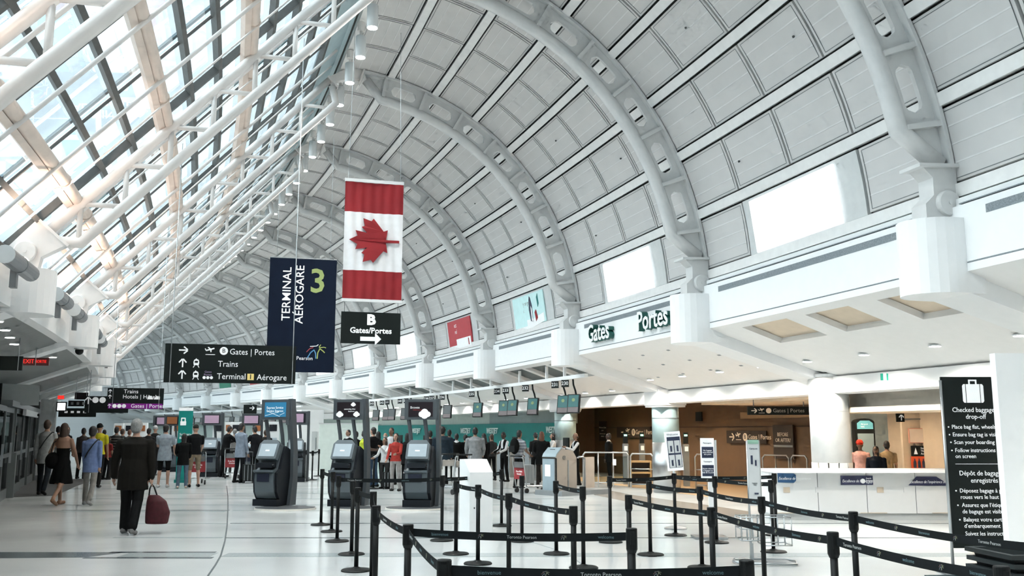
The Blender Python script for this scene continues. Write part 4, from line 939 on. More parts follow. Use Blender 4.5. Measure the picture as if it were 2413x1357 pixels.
for xx in (-.4, .4): MB().tube([(xx * w, 0, h / 2), (xx * w, 0, 9.4 - deep(711, 742, 24).z)], .004, 5).build('cable', CHROME, t)
# flag
FR = mat('flag_red', (.30, .012, .018), .75, var=.12, scale=2); FW = mat('flag_white', (.84, .85, .87), .75)
t, w, h = hang('flag', 'Canadian flag hung vertically, red bands and red maple leaf on white', 811, 419, 949, 715, 20.0, None, 'flag', rot=.29)
def cloth(x0, x1, z0, z1, nx=40, nz=14, amp=.012):
    m = MB(); vs = []; fs = []
    for a in range(nz + 1):
        for b in range(nx + 1):
            x = x0 + (x1 - x0) * b / nx; z = z0 + (z1 - z0) * a / nz
            vs.append((x, amp * math.sin(x * 30 + 1.2 * math.sin(z * 2)) + .02 * math.sin(x * 5 + z * 1.5), z))
    for a in range(nz):
        for b in range(nx):
            q = a * (nx + 1) + b; fs.append((q, q + 1, q + nx + 2, q + nx + 1))
    n = len(vs); vs += [(x, y + .006, z) for x, y, z in vs]; fs += [tuple(n + k for k in f[::-1]) for f in fs]
    return m.add(vs, fs)
q = h / 296.0; top = h / 2
zz = lambda v: top - (v - 419) * q
cloth(-w / 2, w / 2, zz(500), zz(427), 48, 8).build('red_band', FR, t, None, True); cloth(-w / 2, w / 2, zz(640), zz(500), 48, 14).build('white_field', FW, t, None, True); cloth(-w / 2, w / 2, zz(708), zz(640), 48, 8).build('red_band', FR, t, None, True)
MB().box((0, 0, zz(423)), (w + .02, .05, .07)).build('top_sleeve', WHITE, t); MB().box((0, 0, zz(711)), (w + .02, .05, .06)).build('bottom_sleeve', WHITE, t)
half = [(0, 1.0), (.17, .68), (.38, .76), (.30, .30), (.52, .52), (.58, .40), (.88, .46), (.78, .14), (.90, .05), (.40, -.36), (.46, -.52), (.06, -.46)]
leaf = half + [(.05, -.98), (-.05, -.98)] + [(-x, z) for x, z in half[1:][::-1]]
LS = w * .43
pts = [(-z * LS + .02, x * LS * 1.0) for x, z in leaf]       # turned with its tip to the left
import mathutils.geometry as _mg
def flat_poly(pts, y0, y1):
    m = MB(); n = len(pts); tri = _mg.tessellate_polygon([[Vector((x, 0, z)) for x, z in pts]])
    oz = zz(568)
    def wv(x, z, y): return (x, y + .012 * math.sin(x * 30 + 1.2 * math.sin((z + oz) * 2)) + .02 * math.sin(x * 5 + (z + oz) * 1.5), z)
    vs = [wv(x, z, y0) for x, z in pts] + [wv(x, z, y1) for x, z in pts]
    fs = [tuple(f) for f in tri] + [tuple(n + k for k in f[::-1]) for f in tri] + [(k, (k + 1) % n, n + (k + 1) % n, n + k) for k in range(n)]
    return m.add(vs, fs)
flat_poly(pts, -.05, -.03).build('maple_leaf', FR, t, Matrix.Translation((0, 0, zz(568))))
for xx in (-.45, .45): MB().tube([(xx * w, 0, top), (xx * w * .9, 0, 10.6 - deep(880, 567, 20).z)], .004, 5).build('cable', CHROME, t)
# B gates banner below the flag
t, w, h = hang('gates_banner', 'black fabric banner with a large B, Gates Portes and an arrow below the flag', 805, 736, 943, 810, 20.0, BLKSIGN, 'banner', rot=.29, th=.02)
text('B', .30, SIGNW, t, (0, -.014, .17), 'CENTER', 1.1, .001, .016); text('Gates/Portes', .17, SIGNW, t, (0, -.014, -.06), 'CENTER', 1.0, .001, .005)
icon('arrow', [bar(-.5, 0, .25, 0, .2), [(.2, .3), (.5, 0), (.2, -.3)]], SIGNW, t, (0, -.014, -.235), .45)
for xx in (-.45, .45): MB().tube([(xx * w, 0, h / 2), (xx * w, 0, h / 2 + .22)], .004, 5).build('cord', BLACK, t)
# small signs towards the far left
t, w, h = hang('direction_sign', 'black hanging sign with Trains, Hotels and a purple Gates Portes band', 259, 915, 380, 963, 26.0, BLKSIGN, cables=(-.4, .42), zc=8.0)
g = 26 / FPX
text('Trains', .15, SIGNW, t, (-.42 * w + .3, -.03, h * .33)); text('Hotels | Hôtels', .15, SIGNW, t, (-.42 * w + .28, -.03, h * .08)); MB().box((.01, -.028, -h * .36), (w * .96, .008, h * .24)).build('purple_band', mat('purple', (.16, .0, .18), .5, emit=.15), t); text('Gates | Portes', .15, SIGNW, t, (-.42 * w + .5, -.035, -h * .36))
for q in range(3): icon('disc', [disc_pts(0, 0, .5, 14)], SIGNW, t, (-.36 * w + q * .12, -.036, -h * .36), .11)
for v in (.33, .08, -.36): icon('arrow', ARROW_U, SIGNW, t, (-.45 * w, -.036, h * v), .1)
icon('pictogram', [[(-.5, -.3), (.5, -.3), (.2, .3), (-.2, .3)]], SIGNW, t, (.26 * w, -.03, h * .05), .16); icon('pictogram', [[(-.5, -.3), (.5, -.3), (.5, .2), (-.1, .3)]], SIGNW, t, (.38 * w, -.03, h * .05), .16)
t, w, h = hang('direction_sign', 'black hanging sign with an upward arrow and white discs', 205, 934, 298, 972, 30.0, BLKSIGN, cables=(-.4,), zc=6.5)
icon('arrow', ARROW_U, SIGNW, t, (-.42 * w, -.03, .12), .22)
for q in range(2): icon('disc', [disc_pts(0, 0, .5, 16)], SIGNW, t, (-.26 * w + q * .21, -.03, .14), .19)
t, w, h = hang('direction_sign', 'dark low sign with tiny white pictograms far left', 143, 962, 222, 982, 33.0, BLKSIGN, zc=6.5)
for q in range(4): MB().box((-.3 * w + q * .2, -.03, .02), (.1, .008, .07)).build('pictogram', SIGNW, t)
t, w, h = hang('status_screen', 'small black hanging screen above the far crowd', 178, 925, 206, 941, 31.0, BLACK, 'screen', cables=(-.4, .4), zc=5.0)
t, w, h = hang('status_screen', 'dark flight screen with dim blocks left of the arrow sign', 163, 944, 196, 957, 32.0, BLACK, 'screen')
for q in range(3): MB().box((-.25 * w + q * .18, -.03, 0), (.08, .008, .09)).build('block', GREYM, t)
t, w, h = hang('status_screen', 'bright white square screen beyond the doors on the left', 134, 947, 156, 969, 30.0, BLACK, 'screen'); MB().box((0, -.03, 0), (w * .75, .01, h * .75)).build('display', mat('display_white', (.95, .97, 1), .4, emit=1.4), t)
REDL = mat('led_red', (.6, .01, .01), .4, emit=.55, ecol=(1, .03, .02))
t, w, h = hang('exit_sign', 'tiny red lit sign above the white square screen', 137, 932, 150, 940, 30.0, REDL, 'sign')
t, w, h = hang('exit_sign', 'red lit exit sign hanging below the left soffit', 54, 843, 113, 861, 19.0, mat('exit_case', (.08, .01, .01), .4), rot=.2, cables=(0.02,), zc=3.3)
text('EXIT', .115, REDL, t, (-.23, -.03, 0), 'LEFT', .9); text('SORTIE', .085, REDL, t, (.01, -.03, 0), 'LEFT', .75)
t, w, h = hang('blank_sign', 'black back of a hanging sign at the left edge below the soffit', -60, 839, 48, 872, 18.0, BLKSIGN, rot=.2, cables=(.42,), zc=3.5)
t, w, h = hang('arrow_sign', 'small black arrow sign behind the tall blue kiosk', 575, 954, 604, 974, 33.0, BLKSIGN, rot=.2); icon('arrow', ARROW_R, SIGNW, t, (.06, -.03, .04), .16)
# ---- billboards in the foot of the vault
LITW = mat('billboard_white', (.9, .93, .95), .5, emit=.55, ecol=(.93, .97, 1)); BBF = mat('billboard_frame', (.66, .67, .66), .6)
def billboard(i, m, lab):
    t = thing('billboard', lab, 'billboard', PL(i + .25), 'billboards in the foot of the vault')
    a0, a1 = 3.9, 12.8
    A = np.linspace(a0, a1, 5)
    MB().sweep([vp(a, -.01) for a in A] + [vp(a, .06) for a in A[::-1]], .004, .496, 2, 0, True).build('frame', BBF, t)
    x0, z0 = vp(3.9, -.055); x1, z1 = vp(12.3, -.055)
    MB().sweep([(x0, z0), (x1, z1), (x1 + .03, z1), (x0 + .03, z0)], .085, .455, 1, 0, True).build('face', m, t)
    return t, Matrix.Translation(((x0 + x1) / 2 - .012, lc(.27, 8, 0)[1], (z0 + z1) / 2)) @ Matrix.Rotation(-PI / 2, 4, 'Z') @ Matrix.Rotation(math.atan2(x0 - x1, z1 - z0), 4, 'X')
for i in range(-1, 10):
    if i in (2, 3, 8, 9): continue
    billboard(i, LITW, 'blank white billboard in the foot of the vault, bay %s from the right' % ['first', 'second', 'third', 'fourth', 'fifth', 'sixth', 'seventh', 'eighth', 'ninth'][max(i, 0)] if i >= 0 else 'blank white billboard beyond the right edge')
SKYB = mat('ad_aqua', (.50, .72, .72), .5, emit=.15); ADGREY = mat('ad_grey', (.35, .38, .38), .5); ADW = mat('ad_white', (.85, .87, .87), .5, emit=.1)
t, F_ = billboard(2, SKYB, 'pale aqua advertisement with a dark bird figure below the vault')
text('Get it. carry on going\nrather nifty.', .20, ADGREY, t, (-1.1, -.005, .12), 'LEFT', .8, .001, 0, F_)
MB().prism([(-1.15, -.55), (.2, -.55), (1.2, -.45), (1.2, -.2), (.3, -.3), (-1.15, -.25)], -.004, .002).build('snow_print', ADW, t, F_)
MB().prism([(.12, -.35), (.3, -.38), (.34, .1), (.26, .35), (.2, .4), (.14, .3), (.06, .0)], -.008, .0).build('bird_print', NAVY, t, F_); MB().prism([(.2, -.36), (.3, -.36), (.31, .02), (.24, .1)], -.011, -.003).build('belly_print', ADW, t, F_)
MB().prism([(.55, -.4), (.72, -.3), (.62, -.05), (.5, -.12)], -.009, 0).build('red_print', FR, t, F_); MB().prism([(.8, .0), (.9, .1), (.88, .4), (.78, .3)], -.009, 0).build('teal_print', TEAL, t, F_)
t, F_ = billboard(3, mat('ad_red', (.42, .05, .06), .5, emit=.1), 'red advertisement with white foot below the vault'); MB().box((0, -.002, -.42), (2.36, .008, .34)).build('white_foot', ADW, t, F_); text('Connect\nto travel', .24, ADW, t, (-1.0, -.006, .15), 'LEFT', .9, .001, 0, F_); MB().box((.95, -.008, -.42), (.08, .008, .24)).build('red_mark', FR, t, F_)
t, F_ = billboard(8, mat('ad_red', (.42, .05, .06), .5), 'far red advertisement partly hidden by the direction sign')
t, F_ = billboard(9, mat('ad_green', (.05, .25, .16), .5), 'far green advertisement partly hidden by the direction sign')

# ================================================================== LEFT ENTRANCE DOORS
DOORF = mat('door_frame_grey', (.16, .175, .175), .4, metal=.4); DOORD = mat('door_dark', (.04, .045, .045), .4)
DGL = glass_mat('door_glass', (.30, .34, .34))
A = spot(16, 1172); B = spot(72, 1133); dv = B - A; dl_ = dv.length
t = MB().box((dl_ / 2 - .9, 0, 2.28), (dl_ + 2.2, .25, .14)).build('door_1', DOORF, None, Matrix.Translation(A) @ Matrix.Rotation(math.atan2(dv.y, dv.x), 4, 'Z')); tag(t, kind='structure')
def leaf_(x, w, y=0.0):
    o = MB().box((x, y, 1.1), (w, .05, 2.2)).build('door_leaf', DGL, t)
    for xx in (x - w / 2 + .04, x + w / 2 - .04): MB().box((xx, y - .01, 1.1), (.09, .08, 2.2)).build('stile', DOORF, o)
    for zz_, hh in ((.12, .24), (1.05, .1), (2.14, .12)): MB().box((x, y - .01, zz_), (w, .08, hh)).build('rail', DOORF, o)
    MB().box((x + w * .3, y - .07, 1.1), (.03, .05, .5)).build('pull_handle', CHROME, o)
nleaf = 5; lw_ = (dl_ - .3) / 3
for q in range(-2, 3): leaf_(.3 + lw_ * (q + .5), lw_ - .06, .05 * (q % 2))
MB().box((-.12, 0, .55), (.3, .3, 1.1)).build('guard_post', DOORF, t); MB().box((dl_ + .25, .1, 1.3), (.35, .4, 2.6)).build('jamb', DGREY, t)
MB().box((dl_ * .45, -.16, 2.12), (dl_ * .6, .08, .16)).build('operator_box', LGREY, t); MB().ball((dl_ * .7, -.22, 2.12), .04).build('sensor', BLACK, t)
t = thing('door_sign', 'grey box sign with black end above the entrance doors', 'sign', Matrix.Translation(deep(40, 930, 24.0)) @ Matrix.Rotation(math.atan2(dv.y, dv.x) * .55, 4, 'Z'))
MB().box((0, 0, 0), (1.05, .3, .52)).build('box', mat('sign_grey', (.20, .215, .215), .5), t); MB().box((-.53, 0, 0), (.02, .32, .54)).build('end_cap', BLACK, t)
t = thing('security_camera', 'black dome camera under the second left pier', 'camera', AT(2.02, -3.95, 3.40)); MB().ball((0, 0, .02), .09).build('dome', BLACK, t, None, True); MB().lathe([(.11, .05), (.11, .08)], 16).build('mount', WHITE, t)
p_ = W(4.02, -5.6); t = thing('grey_pier', 'grey square pier beyond the entrance doors', 'pier', Matrix.Translation((p_.x, p_.y, 0)) @ Matrix.Rotation(RZ(4), 4, 'Z')); MB().box((0, 0, 1.35), (.5, .5, 2.7)).build('shaft', LGREY, t); MB().box((0, 0, .08), (.56, .56, .16)).build('plinth', GREYM, t)
# white block wall and far scenery
p_ = spot(730, 1062 + 45); t = thing('white_booth', 'plain white booth wall behind the left tall kiosks', 'booth', Matrix.Translation((deep(735, 1014, 39.5).x, 39.5, 0)) @ Matrix.Rotation(.45, 4, 'Z')); MB().box((0, .4, 1.25), (.95, .9, 2.5)).build('wall', WHITE, t); MB().box((.1, -.07, 1.15), (.22, .02, .9)).build('door_panel', LGREY, t); MB().box((.16, -.09, 1.1), (.03, .03, .5)).build('handle', GREYM, t)
t = thing('construction_sheet', 'pale green hoarding panel behind the yellow vested worker', 'hoarding', Matrix.Translation((deep(822, 1014, 39).x, 39, 0)) @ Matrix.Rotation(.3, 4, 'Z')); MB().box((0, 0, .95), (2.4, .05, 1.9)).build('sheet', PALEG, t); MB().box((0, .0, 1.92), (2.44, .07, .04)).build('top_rail', LGREY, t)

# ================================================================== SELF SERVICE KIOSKS
KG = mat('kiosk_grey', (.07, .082, .092), .45); KD = mat('kiosk_dark', (.012, .015, .02), .45, spec=.3); KL = mat('kiosk_blue_grey', (.095, .118, .132), .45); KS = mat('kiosk_touch', (.30, .36, .40), .3, emit=.06, ecol=(.62, .74, .80)); KNAV = mat('kiosk_navy', (.012, .016, .034), .4)
def kiosk(label, M, header, group='self service kiosks'):
    t = thing('self_service_kiosk', label, 'kiosk', M, group)
    # console
    MB().prism([(-.30, .0), (.30, .0), (.30, .14), (-.30, .14)], -.22, .30).build('base', KD, t)
    prof = [(-.05, .12), (-.16, .16), (-.25, .30), (-.28, .55), (-.27, .72), (-.15, .80), (-.06, 1.05), (.02, 1.3), (.22, 1.22), (.30, .9), (.32, .4), (.30, .12)]
    m = MB(); 
    m.add([(x * 1.0, y, z) for x in (-.235, .235) for y, z in prof], [tuple(range(len(prof)))[::-1], tuple(range(len(prof), 2 * len(prof)))] + [(k, (k + 1) % len(prof), len(prof) + (k + 1) % len(prof), len(prof) + k) for k in range(len(prof))])
    m.build('console', KL, t)
    for sx_ in (-1, 1):
        m = MB(); pr = [(y - (.0 if y < 0 else -.04), z) for y, z in prof]
        x0, x1 = sorted((sx_ * .237, sx_ * .30)); n = len(pr)
        m.add([(x, y * .9 + .02, z * .97) for x in (x0, x1) for y, z in pr], [tuple(range(n))[::-1], tuple(range(n, 2 * n))] + [(k, (k + 1) % n, n + (k + 1) % n, n + k) for k in range(n)])
        m.build('side_cheek', KD, t)
    tilt = Matrix.Translation((0, -.13, 1.16)) @ Matrix.Rotation(-.42, 4, 'X')
    hs = MB().prism([(-.24, -.19), (.24, -.19), (.25, -.15), (.25, .15), (.17, .24), (-.17, .24), (-.25, .15), (-.25, -.15)], -.04, .07).build('screen_housing', KL, t, tilt)
    MB().box((0, -.045, .0), (.40, .012, .29)).build('touch_screen', KS, hs); MB().box((0, -.053, -.01), (.10, .004, .03)).build('prompt', SIGNW, hs)
    MB().box((0, -.21, .86), (.40, .13, .10)).build('keypad_recess', KD, t); MB().box((0, -.275, .74), (.50, .10, .04)).build('shelf', KL, t); MB().ball((.20, -.25, .86), .035).build('card_reader', KD, t)
    MB().box((-.02, -.285, .60), (.30, .012, .17)).build('slot_panel', KNAV, t)
    # mast and header
    hd = MB().box((0, .13, 2.05), (.72, .13, .44)).build('header', KG, t, Matrix.Rotation(0, 4, 'X'))
    MB().box((0, .06, 2.05), (.54, .012, .32)).build('screen', header[0], hd)
    for sx_, x in ((-1, -.22), (1, .14)):
        MB().add([(x + dx + kx, y, z) for (kx, y, z) in ((sx_ * -.0, .22, 1.1), (-.05, .12, 1.86)) for dx, y2 in ((-.045, 0), (.045, 0))][:0], []).tube([(x, .24, 1.0), (x - .03, .2, 1.5), (x - .07, .14, 1.9)], .045, 6).build('mast', KG, t)
    m = MB(); pr = [(.12, 0), (.36, 0), (.40, .5), (.38, 1.1), (.30, 1.7), (.22, 2.28), (.06, 2.28), (.10, 1.8), (.20, 1.2), (.22, .6)]
    n = len(pr); m.add([(x, y, z) for x in (.325, .405) for y, z in pr], [tuple(range(n))[::-1], tuple(range(n, 2 * n))] + [(k, (k + 1) % n, n + (k + 1) % n, n + k) for k in range(n)]); m.build('side_fin', KG, t)
    for kind, args in header[1:]:
        if kind == 'text': text(args[0], args[1], args[4], t, (args[2], .05, args[3]), 'LEFT', .9)
        if kind == 'cloud':
            m = MB(); x, z, s = args
            for dx, dz, r in ((-.5, -.1, .45), (0, .15, .6), (.55, -.1, .42), (0, -.2, .6)): m.prism(disc_pts(x + dx * s, z + dz * s, r * s, 12), .044, .052)
            m.build('cloud_picture', SIGNW, t)
        if kind == 'stroke': MB().prism(bar(*args, .008), .046, .052).build('line_picture', SIGNW, t)
        if kind == 'patch':
            x, z, w_, h_, mm = args; MB().box((x, .05, z), (w_, .01, h_)).build('picture', mm, t)
    return t
KSB = mat('header_blue', (.02, .11, .20), .3, emit=.35, ecol=(.03, .18, .32)); KSD = mat('header_dark', (.018, .012, .016), .3)
def kp(u, v): p = spot(u, v); return Matrix.Translation((p.x, p.y + .3, .05))
kiosk('tall grey kiosk with a blue express service header screen', kp(628, 1199) @ Matrix.Rotation(-.34, 4, 'Z'), (KSB, ('text', ('Express Service', .075, -.22, 2.09, SIGNW)), ('text', ('Service Express', .075, -.22, 2.02, SIGNW)), ('stroke', (-.25, 1.92, .1, 2.0)), ('stroke', (-.15, 2.0, .12, 1.9)), ('stroke', (.12, 1.93, .24, 1.98))))
WH_ = SIGNW
kiosk('tall grey kiosk with a dark header screen showing three small clouds', kp(806, 1200) @ Matrix.Rotation(-.28, 4, 'Z'), (KSD, ('cloud', (-.2, 1.95, .09)), ('cloud', (.12, 2.16, .06)), ('cloud', (.2, 1.95, .08)), ('text', ('connecting ideas', .045, -.1, 2.06, SIGNW)), ('text', ('Simplement', .035, .0, 2.01, SIGNW))))
kiosk('tall grey kiosk with a dark header screen showing one big white cloud', kp(983, 1201) @ Matrix.Rotation(-.14, 4, 'Z'), (KSD, ('cloud', (.09, 1.96, .14)), ('text', ('Browse', .075, -.23, 2.09, SIGNW)), ('text', ('Surfez en vol', .04, -.17, 2.04, mat('ad_redtext', (.5, .05, .05), .5)))))
PINKP = mat('picture_lilac', (.40, .28, .38), .4, emit=.15); ORP = mat('picture_orange', (.30, .11, .04), .4, emit=.05)
for u, v, lab, hm in ((690, 1136, 'grey kiosk half hidden behind the blue screened kiosk', (KD, ('patch', (.0, 2.05, .4, .28, PINKP)))), (487, 1124, 'dark kiosk with a lilac picture header left of the luggage trolleys', (KD, ('patch', (-.02, 2.05, .5, .28, PINKP)))), (582, 1121, 'dark kiosk with a lilac picture header behind the man in the blue shirt', (KD, ('patch', (-.02, 2.05, .5, .28, PINKP)))), (395, 1112, 'pale kiosk with an orange picture header left of the teal banner', (KD, ('patch', (-.05, 2.05, .4, .28, ORP)))), (368, 1108, 'kiosk with a lilac header far left of the teal banner', (KD, ('patch', (0, 2.05, .4, .28, PINKP))))):
    kiosk(lab, kp(u, v) @ Matrix.Translation((0, 0, -.05)) @ Matrix.Rotation(.15, 4, 'Z'), hm)
WK = mat('kiosk_white', (.74, .77, .77), .4)
for k, (u, v) in enumerate(((415, 1108), (512, 1112), (530, 1106), (553, 1108), (606, 1108), (640, 1112), (330, 1098), (300, 1095), (275, 1092))):
    p = spot(u, v); t = thing('bag_tag_machine', 'white bag tag machine in the far kiosk rows, the %s' % ordinal(k), 'machine', Matrix.Translation((p.x, p.y, 0)) @ Matrix.Rotation(.2, 4, 'Z'), 'white machines in the far kiosk rows')
    MB().prism([(-.3, 0), (.3, 0), (.27, .9), (.24, 1.5), (.22, 2.0), (-.22, 2.0), (-.24, 1.5), (-.27, .9)], -.12, .25).build('body', WK, t); MB().box((0, -.13, 1.75), (.3, .02, .26)).build('screen', KD if k % 2 else ORP, t); MB().box((0, -.14, 1.2), (.32, .03, .3)).build('touch_screen', KS, t); MB().box((0, -.13, .8), (.3, .03, .12)).build('tray', GREYM, t)
# round platforms under the near kiosks
PLW = mat('platform_rim', (.78, .74, .68), .5); PLD = mat('platform_top', (.10, .105, .11), .4)
for u0, u1, lab in ((592, 735, 'low round platform under the blue screened kiosk'), (775, 890, 'low round platform under the kiosk with three clouds'), (905, 1042, 'low round platform under the kiosk with one cloud')):
    p = spot((u0 + u1) / 2, 1203); r = (u1 - u0) / 2 * p.y / FPX
    t = thing('kiosk_platform', lab, 'platform', Matrix.Translation((p.x, p.y + .30, 0)), 'platforms under the near kiosks')
    MB().lathe([(r, 0), (r, .038)], 40).build('rim', PLW, t, Matrix.Diagonal((1, .72, 1, 1))); MB().lathe([(r - .02, .038), (r - .02, .048)], 40).build('top', PLD, t, Matrix.Diagonal((1, .72, 1, 1)))

# ================================================================== TEAL ROLL-UP BANNER
p = spot(430, 1137)
t = thing('rollup_banner', 'teal roll-up banner stand with a white padlock symbol among the kiosks', 'banner', Matrix.Translation((p.x, p.y, 0)) @ Matrix.Rotation(.1, 4, 'Z'))
q = p.y / FPX; hb = (1137 - 966) * q
MB().box((0, 0, hb / 2 + .05), (32 * q, .02, hb - .1)).build('sheet', mat('banner_teal', (0, .25, .22), .5), t); MB().box((0, -.004, hb - .04), (32 * q, .024, .1)).build('white_head', SIGNW, t); MB().box((0, 0, .05), (34 * q, .3, .1)).build('base', TEAL, t)
text('Self-serve\nBag Drop', .11, SIGNW, t, (-.17, -.02, hb * .62)); icon('padlock', [[(-.35, -.5), (.35, -.5), (.35, .0), (-.35, .0)], bar(-.22, 0, -.22, .35, .12), bar(.22, 0, .22, .35, .12), bar(-.26, .38, .26, .38, .12)], SIGNW, t, (-.07, -.02, hb * .82), .26); icon('pictogram', [[(-.5, -.2), (.5, -.2), (.5, .2), (-.5, .2)], bar(.3, -.2, .3, -.7, .2)], SIGNW, t, (-.08, -.02, hb * .40), .2)
# ================================================================== SIGN STANDS IN THE QUEUE AREA
p = spot(1592, 1246); t = thing('notice_stand', 'tilted notice board with four grey panels on a round steel base', 'sign', Matrix.Translation((p.x, p.y, 0))); q = p.y / FPX
MB().lathe([(.19, 0), (.19, .02), (.05, .05)], 28).build('base', CHROME, t); MB().tube([(0, 0, .03), (0, .02, 1.15)], .022, 10).build('pole', CHROME, t, None, True)
Mb = Matrix.Translation((.0, -.02, 1.30)) @ Matrix.Rotation(-.07, 4, 'Y') @ Matrix.Rotation(-.08, 4, 'X')
MB().box((0, 0, 0), (.27, .02, .66)).build('board', SIGNW, t, Mb); MB().box((.01, -.013, -.02), (.225, .006, .52)).build('dark_print', NAVY, t, Mb)
for a_ in (-1, 1):
    for b_ in (-1, 1): MB().box((.01 + a_ * .055, -.018, -.05 + b_ * .12), (.095, .006, .21)).build('notice_panel', LGREY, t, Mb); MB().box((.01 + a_ * .055, -.022, -.08 + b_ * .12), (.03, .005, .1)).build('device_print', NAVY, t, Mb)
text('Welcome', .05, NAVY, t, (0, 0, 0), 'CENTER', 1, .001, 0, Mb @ Matrix.Translation((0, -.014, .28)))
p = spot(1692, 1279) ; t = thing('notice_stand', 'white post with a navy and white boarding notice', 'sign', Matrix.Translation((p.x, p.y + .6, 0))); 
MB().box((.06, 0, .62), (.11, .05, 1.24)).build('post', WHITE, t); MB().box((0, -.03, 1.22), (.21, .03, .62)).build('board', SIGNW, t); MB().box((.13, -.03, 1.2), (.03, .025, .6)).build('edge', LGREY, t); MB().box((0, .02, .02), (.5, .4, .03)).build('base', CHROME, t)
for dz, s_ in ((.09, 'No luggage\ncarts beyond\nthis point'), (-.19, 'Aucun chariot\nà bagages au\ndelà de ce point')):
    MB().box((0, -.047, 1.22 + dz), (.18, .006, .17)).build('navy_panel', NAVY, t); text(s_, .03, SIGNW, t, (0, -.052, 1.22 + dz), 'CENTER')
for dz in (.235, -.05): text('Passengers', .03, NAVY, t, (0, -.048, 1.22 + dz), 'CENTER')
# bag size checker
p = spot(1796, 1328); t = thing('bag_size_checker', 'steel carry-on bag size frame with a tall narrow instruction panel', 'bag sizer', Matrix.Translation((p.x, p.y, 0)))
MB().box((-.06, 0, 1.12), (.145, .03, .82)).build('instruction_panel', LGREY, t); MB().box((-.06, -.018, 1.505), (.135, .006, .05)).build('green_header', GRN, t); MB().box((-.085, -.018, 1.28), (.025, .006, .11)).build('bag_print', NAVY, t); MB().box((-.035, -.018, 1.24), (.02, .006, .07)).build('bag_print', NAVY, t); text('Carry-on', .028, NAVY, t, (-.06, -.02, 1.42), 'CENTER'); text('baggage\nsize', .022, GREYM, t, (-.06, -.02, .98), 'CENTER'); MB().box((-.04, -.018, .86), (.05, .006, .02)).build('mark', NAVY, t)
for xx in (-.135, .015): MB().tube([(xx, .0, .0), (xx, .0, 1.52)], .014, 8).build('upright', CHROME, t, None, True)
def cage(x, wd, z0, z1):
    for zz2 in (z0, (z0 + z1) / 2, z1): 
        MB().tube([(x - wd / 2, -.16, zz2), (x + wd / 2, -.16, zz2), (x + wd / 2, .16, zz2), (x - wd / 2, .16, zz2), (x - wd / 2, -.16, zz2)], .009, 6).build('basket_ring', CHROME, t, None, True)
    for kx in range(5):
        for yy in (-.16, .16): MB().tube([(x - wd / 2 + wd * kx / 4, yy, z0), (x - wd / 2 + wd * kx / 4, yy, z1)], .007, 6).build('basket_wire', CHROME, t, None, True)
cage(-.14, .28, .30, .58); cage(.17, .34, .24, .58)
MB().tube([(-.30, -.2, .03), (.36, -.26, .03), (.42, .0, .03), (.36, .2, .03), (-.3, .2, .03), (-.36, 0, .03), (-.30, -.2, .03)], .016, 8).build('floor_ring', CHROME, t, None, True); MB().box((.2, 0, .02), (.3, .3, .02)).build('base_plate', GREYM, t); MB().box((-.12, .0, .05), (.03, .03, .4)).build('leg', CHROME, t)
# white pedestal
p = spot(1119, 1262); q = p.y / FPX
t = thing('white_pedestal', 'tall plain white pedestal with a sloping chamfered top amid the stanchions', 'pedestal', Matrix.Translation((p.x, p.y + .35, 0)) @ Matrix.Rotation(.42, 4, 'Z'))
w_, d_, h_ = .40, .46, .98
MB().box((0, 0, h_ / 2), (w_, d_, h_)).build('body', WHITE, t); MB().add([(-w_ / 2, -d_ / 2, h_), (w_ / 2, -d_ / 2, h_), (w_ / 2, d_ / 2, h_), (-w_ / 2, d_ / 2, h_), (-w_ / 2, .02, h_ + .2), (w_ / 2, .02, h_ + .2), (w_ / 2, d_ / 2, h_ + .2), (-w_ / 2, d_ / 2, h_ + .2)], [(0, 1, 5, 4), (1, 2, 6, 5), (2, 3, 7, 6), (3, 0, 4, 7), (4, 5, 6, 7)]).build('sloped_top', WHITE, t)
MB().ball((-.12, -d_ / 2 - .004, .42), .012).build('key_hole', BLACK, t)
# ================================================================== QUEUE STANCHIONS
STB = mat('stanchion_black', (.005, .006, .006), .5, spec=.25); BELT = mat('belt_black', (.006, .008, .009), .8, spec=.2, var=.1, scale=30); BTXT = mat('belt_lettering', (.42, .44, .43), .6); BDIM = mat('belt_dim_lettering', (.10, .17, .19), .6)
_pole = MB().tube([(0, 0, .02), (0, 0, .88)], .026, 12).mesh('pole', STB, True)
_base = MB().lathe([(.178, 0), (.178, .012), (.165, .022), (.06, .034), (.03, .05)], 32).mesh('base', STB, False)
_head = MB().lathe([(.030, .80), (.040, .825), (.040, .965), (.036, .97)], 16).mesh('head', STB, False)
_cas = MB().box((0, .038, .905), (.03, .02, .09)).mesh('belt_clip', STB)
POSTS = {}
def stanchion(key, p, label):
    t = thing('stanchion', label, 'stanchion', Matrix.Translation((p.x, p.y, 0)), 'queue stanchions')
    obj('pole', _pole, t); obj('base', _base, t); h_ = obj('head', _head, t)
    obj('belt_clip', _cas, h_)
    MB_mark = obj('belt_clip', _cas, h_, Matrix.Rotation(PI, 4, 'Z'))
    POSTS[key] = t
def top(u, v): return spot(u, v, .97)
